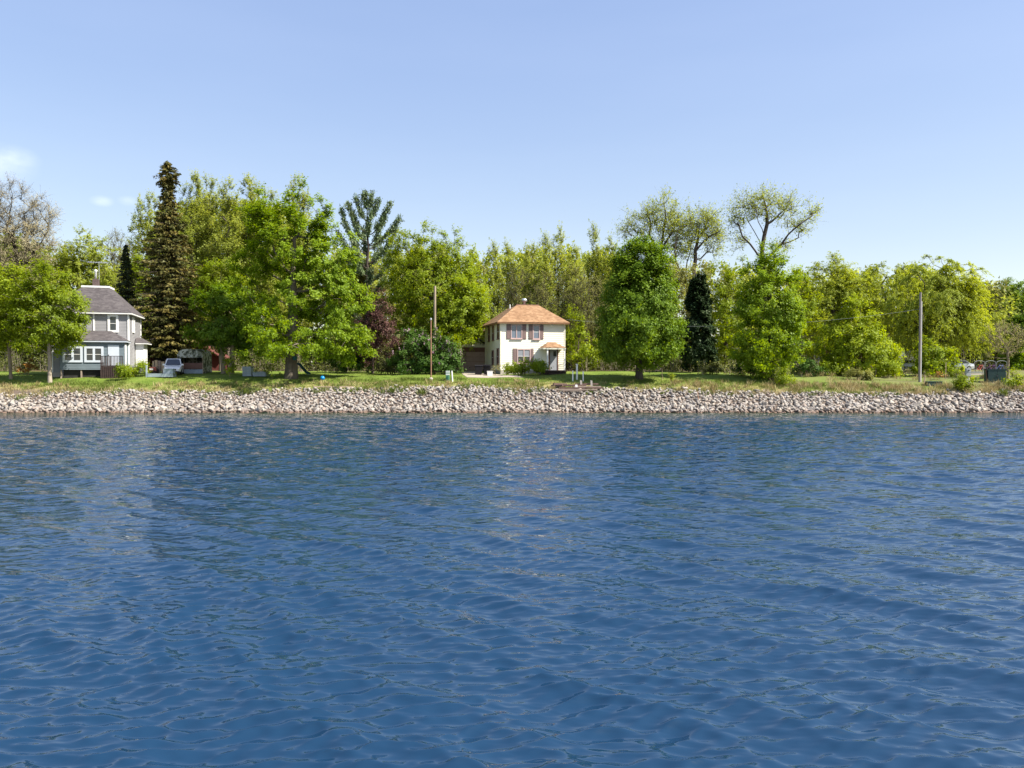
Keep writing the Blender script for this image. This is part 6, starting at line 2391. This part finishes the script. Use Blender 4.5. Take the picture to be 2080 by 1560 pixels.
cl_ = P(1950, 770, 90.0)
# pale concrete wall under the bicycles, holding up a gravel pad
wa, wb_ = P(1912, 770, 88.8), P(2024, 770, 90.6)
zt_ = P(1970, 758, 89.7).z
wyaw = math.atan2(90.6 - 88.8, wb_.x - wa.x)
cw_ = empty('concrete_wall', (wa.x, 88.8, gz(wa.x, 88.8)), wyaw, 'low pale concrete wall in front of the parked bicycles', 'wall')
lw = math.hypot(wb_.x - wa.x, 1.8)
hwall = max(0.3, zt_ - gz(wa.x, 88.8))
MB().box(0, lw, 0, 0.25, -0.5, hwall).build('wall_face', MAT['concrete'], cw_)
MB().box(-0.04, lw + 0.04, -0.05, 0.30, hwall + 0.003, hwall + 0.08).build('coping', MAT['meter_grey'], cw_)
PADZ = gz(wa.x, 88.8) + hwall + 0.02
padm = MB()
ca_, sa_ = math.cos(wyaw), math.sin(wyaw)


def padp(u, v, z):
    return (wa.x + u * ca_ - v * sa_, 88.8 + u * sa_ + v * ca_, z)


padm.hexa([padp(0, .26, PADZ - 1), padp(lw + 2, .26, PADZ - 1), padp(lw + 2, 5.5, PADZ - 1), padp(0, 5.5, PADZ - 1)], [padp(0, .26, PADZ), padp(lw + 2, .26, PADZ), padp(lw + 2, 5.5, PADZ), padp(0, 5.5, PADZ)])
tag(padm.build('parking_pad', MAT['gravel']), 'pale gravel pad behind the concrete wall', kind='structure')


def bike(px, Y, yaw, paint, label):
    X = XA(px, Y)
    t = empty('bicycle', (X, Y, PADZ), yaw, label, 'bicycle', 'bicycles parked at the rack')
    for x in (-0.52, 0.52):
        w = MB()
        w.tube([(x + .34 * math.cos(2 * math.pi * k / 20), 0, .36 + .34 * math.sin(2 * math.pi * k / 20)) for k in range(21)], 0.026, 6, False)
        wo = w.build('wheel', MAT['rubber'], t)
        sp = MB()
        for k in range(8):
            a = 2 * math.pi * k / 8
            sp.tube([(x, 0, .36), (x + .325 * math.cos(a), 0, .36 + .325 * math.sin(a))], 0.006, 3)
        sp.build('spokes', MAT['metal'], wo)
    f = MB()
    A, B, C_, D_ = (-.52, 0, .36), (-.14, 0, .82), (.34, 0, .86), (-.06, 0, .33)
    for p, q in ((A, B), (A, D_), (D_, B), (B, C_), (D_, C_)):
        f.tube([p, q], 0.024, 6)
    f.tube([(.34, 0, .95), (.40, 0, .72), (.52, 0, .36)], 0.024, 6)
    f.tube([B, (-.19, 0, .96)], 0.018, 6)
    f.build('frame', paint, t)
    MB().hexa([(-.34, -.08, .95), (-.04, -.03, .96), (-.04, .03, .96), (-.34, .08, .95)], [(-.33, -.07, 1.01), (-.05, -.02, 1.0), (-.05, .02, 1.0), (-.33, .07, 1.01)]).build('saddle', MAT['bin_black'], t)
    MB().tube([(.24, -.27, 1.06), (.33, -.12, 1.02), (.34, 0, 1.0), (.33, .12, 1.02), (.24, .27, 1.06)], 0.018, 6).tube([(.34, 0, .93), (.34, 0, 1.0)], .018, 6).build('handlebar', MAT['steel_dark'], t)


bike(1992, 92.2, R(15), MAT['red_paint'], 'red bicycle at the left end of the hoop rack')
bike(2013, 92.5, R(-12), MAT['purple_paint'], 'purple bicycle in the middle of the hoop rack')
bike(2032, 92.3, R(10), MAT['blue_paint'], 'blue bicycle at the right end of the hoop rack')
rk = P(2012, 757, 92.9)
t = empty('bicycle_rack', (rk.x, 92.9, PADZ), 0, 'pale steel rack of three hoops over the bicycles', 'bike rack')
for k in (-1, 0, 1):
    MB().tube([(k * 1.35 - .62, 0, 0), (k * 1.35 - .62, 0, 1.15)] + [(k * 1.35 - .62 * math.cos(math.pi * j / 10), 0, 1.15 + .26 * math.sin(math.pi * j / 10)) for j in range(1, 10)] + [(k * 1.35 + .62, 0, 1.15), (k * 1.35 + .62, 0, 0)], 0.022, 6).build('hoop', MAT['meter_grey'], t)

gfp = 'steel fence posts near the right-hand cabinets'
post(1931.5, 736, 94.0, 0.08, MAT['steel_dark'], 'thin dark steel post behind the shrub left of the pale car', 'fence_post', 0, 'post', group=gfp, rnd=True)
post(1954.5, 733, 90.0, 0.10, MAT['steel_dark'], 'dark steel post at the right end of the pale car', 'fence_post', 0, 'post', group=gfp, rnd=True)
post(1997, 741, 86.0, 0.07, MAT['meter_grey'], 'thin grey post between the meter box and the green cabinet', 'fence_post', 0, 'post', group=gfp, rnd=True)
post(1942.5, 757, 84.5, 0.07, MAT['steel_dark'], 'short thin post in front of the pale car', 'fence_post', 0, 'post', group=gfp, rnd=True)
post(1921, 736, 82.5, 0.05, MAT['wood_tan'], 'thin tan stake between the low green box and the pale car', 'stake', 0.01, 'stake')
post(1779, 747, 84.0, 0.06, MAT['wood_tan'], 'thin pale stake in front of the bright yellow cone of foliage', 'stake', 0.01, 'stake')
post(1877, 765, 79.0, 0.10, MAT['wood_tan'], 'short tan post between the right-hand pole and the low green box', 'stake', 0.1, 'stake', cap=0.05)
tree('small orange-brown dead shrub behind the low green box', 'sapling', 1908, 82.0, [(1908, 764, 5, 7)], 0.02, cat='shrub', name='shrub', leaf='orange', dens=1.5, lpt=4)

# buildings half hidden in the trees on the right
bb = P(1640, 745, 112.0)
t = empty('brown_building', (bb.x, 112.0, gz(bb.x, 112)), R(4), 'long brown flat-roofed building half hidden behind the trees', 'building')
s = 112 / FPX
MB().box(0, 6.6, 0, 8, -0.3, 3.6).build('wall', MAT['brown_dark'], t)
MB().box(-0.4, 7.0, -0.4, 8.4, 3.603, 4.05).build('roof_fascia', MAT['white'], t)
window(t, Face((0, 0), (6.6, 0)), 1.0, 2.4, 1.2, 2.5, MAT['white'], MAT['glass'], 2, False, 0.08)
dr3 = MB().box(4.0, 5.0, -0.06, -0.003, 0.0, 2.2).build('door', MAT['brown_garage'], t)
bb = P(1848, 745, 113.0)
t = empty('white_shed', (bb.x, 113.0, gz(bb.x, 113)), R(-6), 'small white gabled shed glimpsed under the big weeping willow', 'shed')
MB().prism([(-1.3, -.3), (1.3, -.3), (1.3, 1.7), (0, 2.7), (-1.3, 1.7)], 'y', 0, 3).build('wall', MAT['white'], t)
m = MB()
for sg in (-1, 1):
    a = [(0, -.3, 2.74), (sg * 1.6, -.3, 1.51), (sg * 1.6, 3.3, 1.51), (0, 3.3, 2.74)]
    b = [(p[0], p[1], p[2] + .1) for p in a]
    m.hexa(a if sg > 0 else a[::-1], b if sg > 0 else b[::-1])
m.build('roof', MAT['meter_grey'], t)
MB().box(-.45, .45, -.05, -.003, 0, 1.7).build('door', MAT['door_blue'], t)

# ---------------------------------------------------------------- timber landing and debris on the bank
lp = P(1172, 797, 76.6)
t = empty('timber_landing', (lp.x, 76.2, gz(lp.x, 76.2) + 0.27), R(2), 'collapsed landing of dark weathered timbers at the top of the stones', 'landing')
rr_ = random.Random(3)
for k, (x0, x1, y, z, w, h, mt, sk) in enumerate(((-2.4, 1.9, -0.80, -0.30, .20, .13, 'wood', .10), (-1.9, 2.5, -0.45, -0.16, .22, .15, 'wood_dark', -.08), (-0.4, 2.4, -0.08, -0.03, .18, .13, 'wood', .12),
                                             (-2.5, 0.9, 0.22, 0.08, .22, .16, 'wood_dark', -.06), (-0.2, 2.2, 0.55, 0.20, .20, .14, 'wood_dark', .05), (-2.4, -1.0, 0.45, 0.22, .26, .20, 'wood_dark', .2),
                                             (-1.6, 0.3, -1.10, -0.40, .16, .10, 'wood', -.15), (-2.6, -1.5, 0.0, 0.05, .2, .16, 'wood_dark', -.25))):
    MB().beam((x0, y - sk, z), (x1, y + sk, z + rr_.uniform(-.05, .05)), w, h).build('plank', MAT[mt], t)
for x in (0.45, 1.5):
    MB().hexa([(x - .1, .30, -.1), (x + .1, .30, -.1), (x + .1, .42, -.1), (x - .1, .42, -.1)], [(x - .14, .30, .62), (x + .05, .30, .57), (x + .05, .42, .57), (x - .14, .42, .62)]).build('post', MAT['concrete'], t)
MB().hexa([(-0.25, -.3, -.1), (0, -.3, -.1), (0, -.05, -.1), (-.25, -.05, -.1)], [(-0.23, -.28, .16), (-.02, -.28, .16), (-.02, -.07, .16), (-.23, -.07, .16)]).build('block', MAT['white'], t)
sb = P(680, 787.5, 76.9)
ob = MB().beam((-2.1, 0, 0), (2.0, 0.1, 0.0), 0.25, 0.12).build('plank', MAT['wood_tan'])
ob.location = (sb.x, 76.75, gz(sb.x, 76.75) + 0.22)
tag(ob, 'long pale plank lying along the top of the stones below the blue ball', 'plank')
for (px, py, Y, ln, ang, tilt, lab) in ((571, 805, 75.2, 1.2, 0.5, 0.5, 'bleached driftwood stick propped on the stones below the dock panels'), (545, 815, 74.3, 1.0, -0.2, 0.15, 'short bleached stick lying low on the stones below the dock panels'),
                                        (1418, 817, 74.3, 0.9, 1.5, 1.1, 'reddish upright stick wedged in the stones below the arborvitae')):
    p = P(px, py, Y)
    o = MB().tube([(-ln / 2, 0, 0), (0, 0.03, 0.03), (ln / 2, 0, 0)], [0.045, 0.04, 0.025], 6).build('driftwood_stick', BARK['dead'] if px < 1000 else MAT['rust'])
    o.location = (p.x, Y, gz(p.x, Y) + 0.5)
    o.rotation_euler = (0, -tilt, ang)
    tag(o, lab, 'stick')
# a few grass tufts and a light boulder on the stones
for (px, py, Y, s_, lab) in ((797, 800, 75.4, 1.0, 'small green tuft among the stones below the purple crab apple'), (857, 808, 74.9, 1.3, 'larger yellow-green tuft among the stones below the pipe pole'), (2040, 800, 75.0, 1.3, 'dark green tuft among the stones below the big green cabinet'), (498, 800, 75.6, 1.2, 'dry green tuft among the stones below the dock panels')):
    p = P(px, py, Y)
    r_ = np.random.default_rng(int(px))
    nb = 70
    root = np.stack([p.x + r_.normal(0, .16 * s_, nb), Y + r_.normal(0, .12 * s_, nb), np.zeros(nb)], -1)
    root[:, 2] = G(root[:, 0], root[:, 1]) + 0.12
    tip = root + np.stack([r_.normal(0, .22 * s_, nb), r_.normal(0, .18, nb), r_.uniform(.3, .65, nb) * s_], -1)
    mid = root * .5 + tip * .5 + np.array([0, 0, .05])
    a = r_.uniform(0, 3.14, nb)
    sd = np.stack([np.cos(a), np.sin(a), 0 * a], -1) * 0.03
    V = np.stack([root, mid + sd, tip, mid - sd], 1).reshape(-1, 3)
    o = link('grass_tuft', np_mesh('grass_tuft', V, np.arange(len(V)).reshape(-1, 4), LEAF['grass'], r_.random(nb) * .85))
    tag(o, lab, 'grass tuft')

# blossom panicles on the lilacs
for ob in [o for o in bpy.data.objects if o.name.startswith('lilac_bush') and o.type == 'EMPTY']:
    cr_ = [c for c in ob.children if c.name.startswith('crown')][0]
    n = len(cr_.data.vertices)
    co = np.zeros(n * 3, dtype=np.float32)
    cr_.data.vertices.foreach_get('co', co)
    co = co.reshape(-1, 3)
    r_ = np.random.default_rng(n)
    cen = co.mean(0)
    o_ = co[:, 2] - cen[2] + 0.4 * np.linalg.norm((co - cen)[:, :2], axis=1) - 0.5 * (co[:, 1] - cen[1])
    cand = np.argsort(-o_)[:n // 3]
    pick = co[r_.choice(cand, 55, replace=False)]
    c = np.repeat(pick, 9, 0) + r_.normal(size=(55 * 9, 3)) * np.array([.05, .05, .11])
    V, F = leaf_quads(r_, c, unit(r_.normal(size=c.shape) + np.array([0, -.3, .3])), 0.12, 0.9)
    link('blossom', np_mesh('blossom', V, F, LEAF['flower'], r_.random(len(F)) * .85), ob)

tri = 0
seen = set()
for o in bpy.data.objects:
    if o.type == 'MESH' and o.data.name not in seen:
        seen.add(o.data.name)
        tri += len(o.data.loops) - 2 * len(o.data.polygons)
print('TRIANGLES', tri)
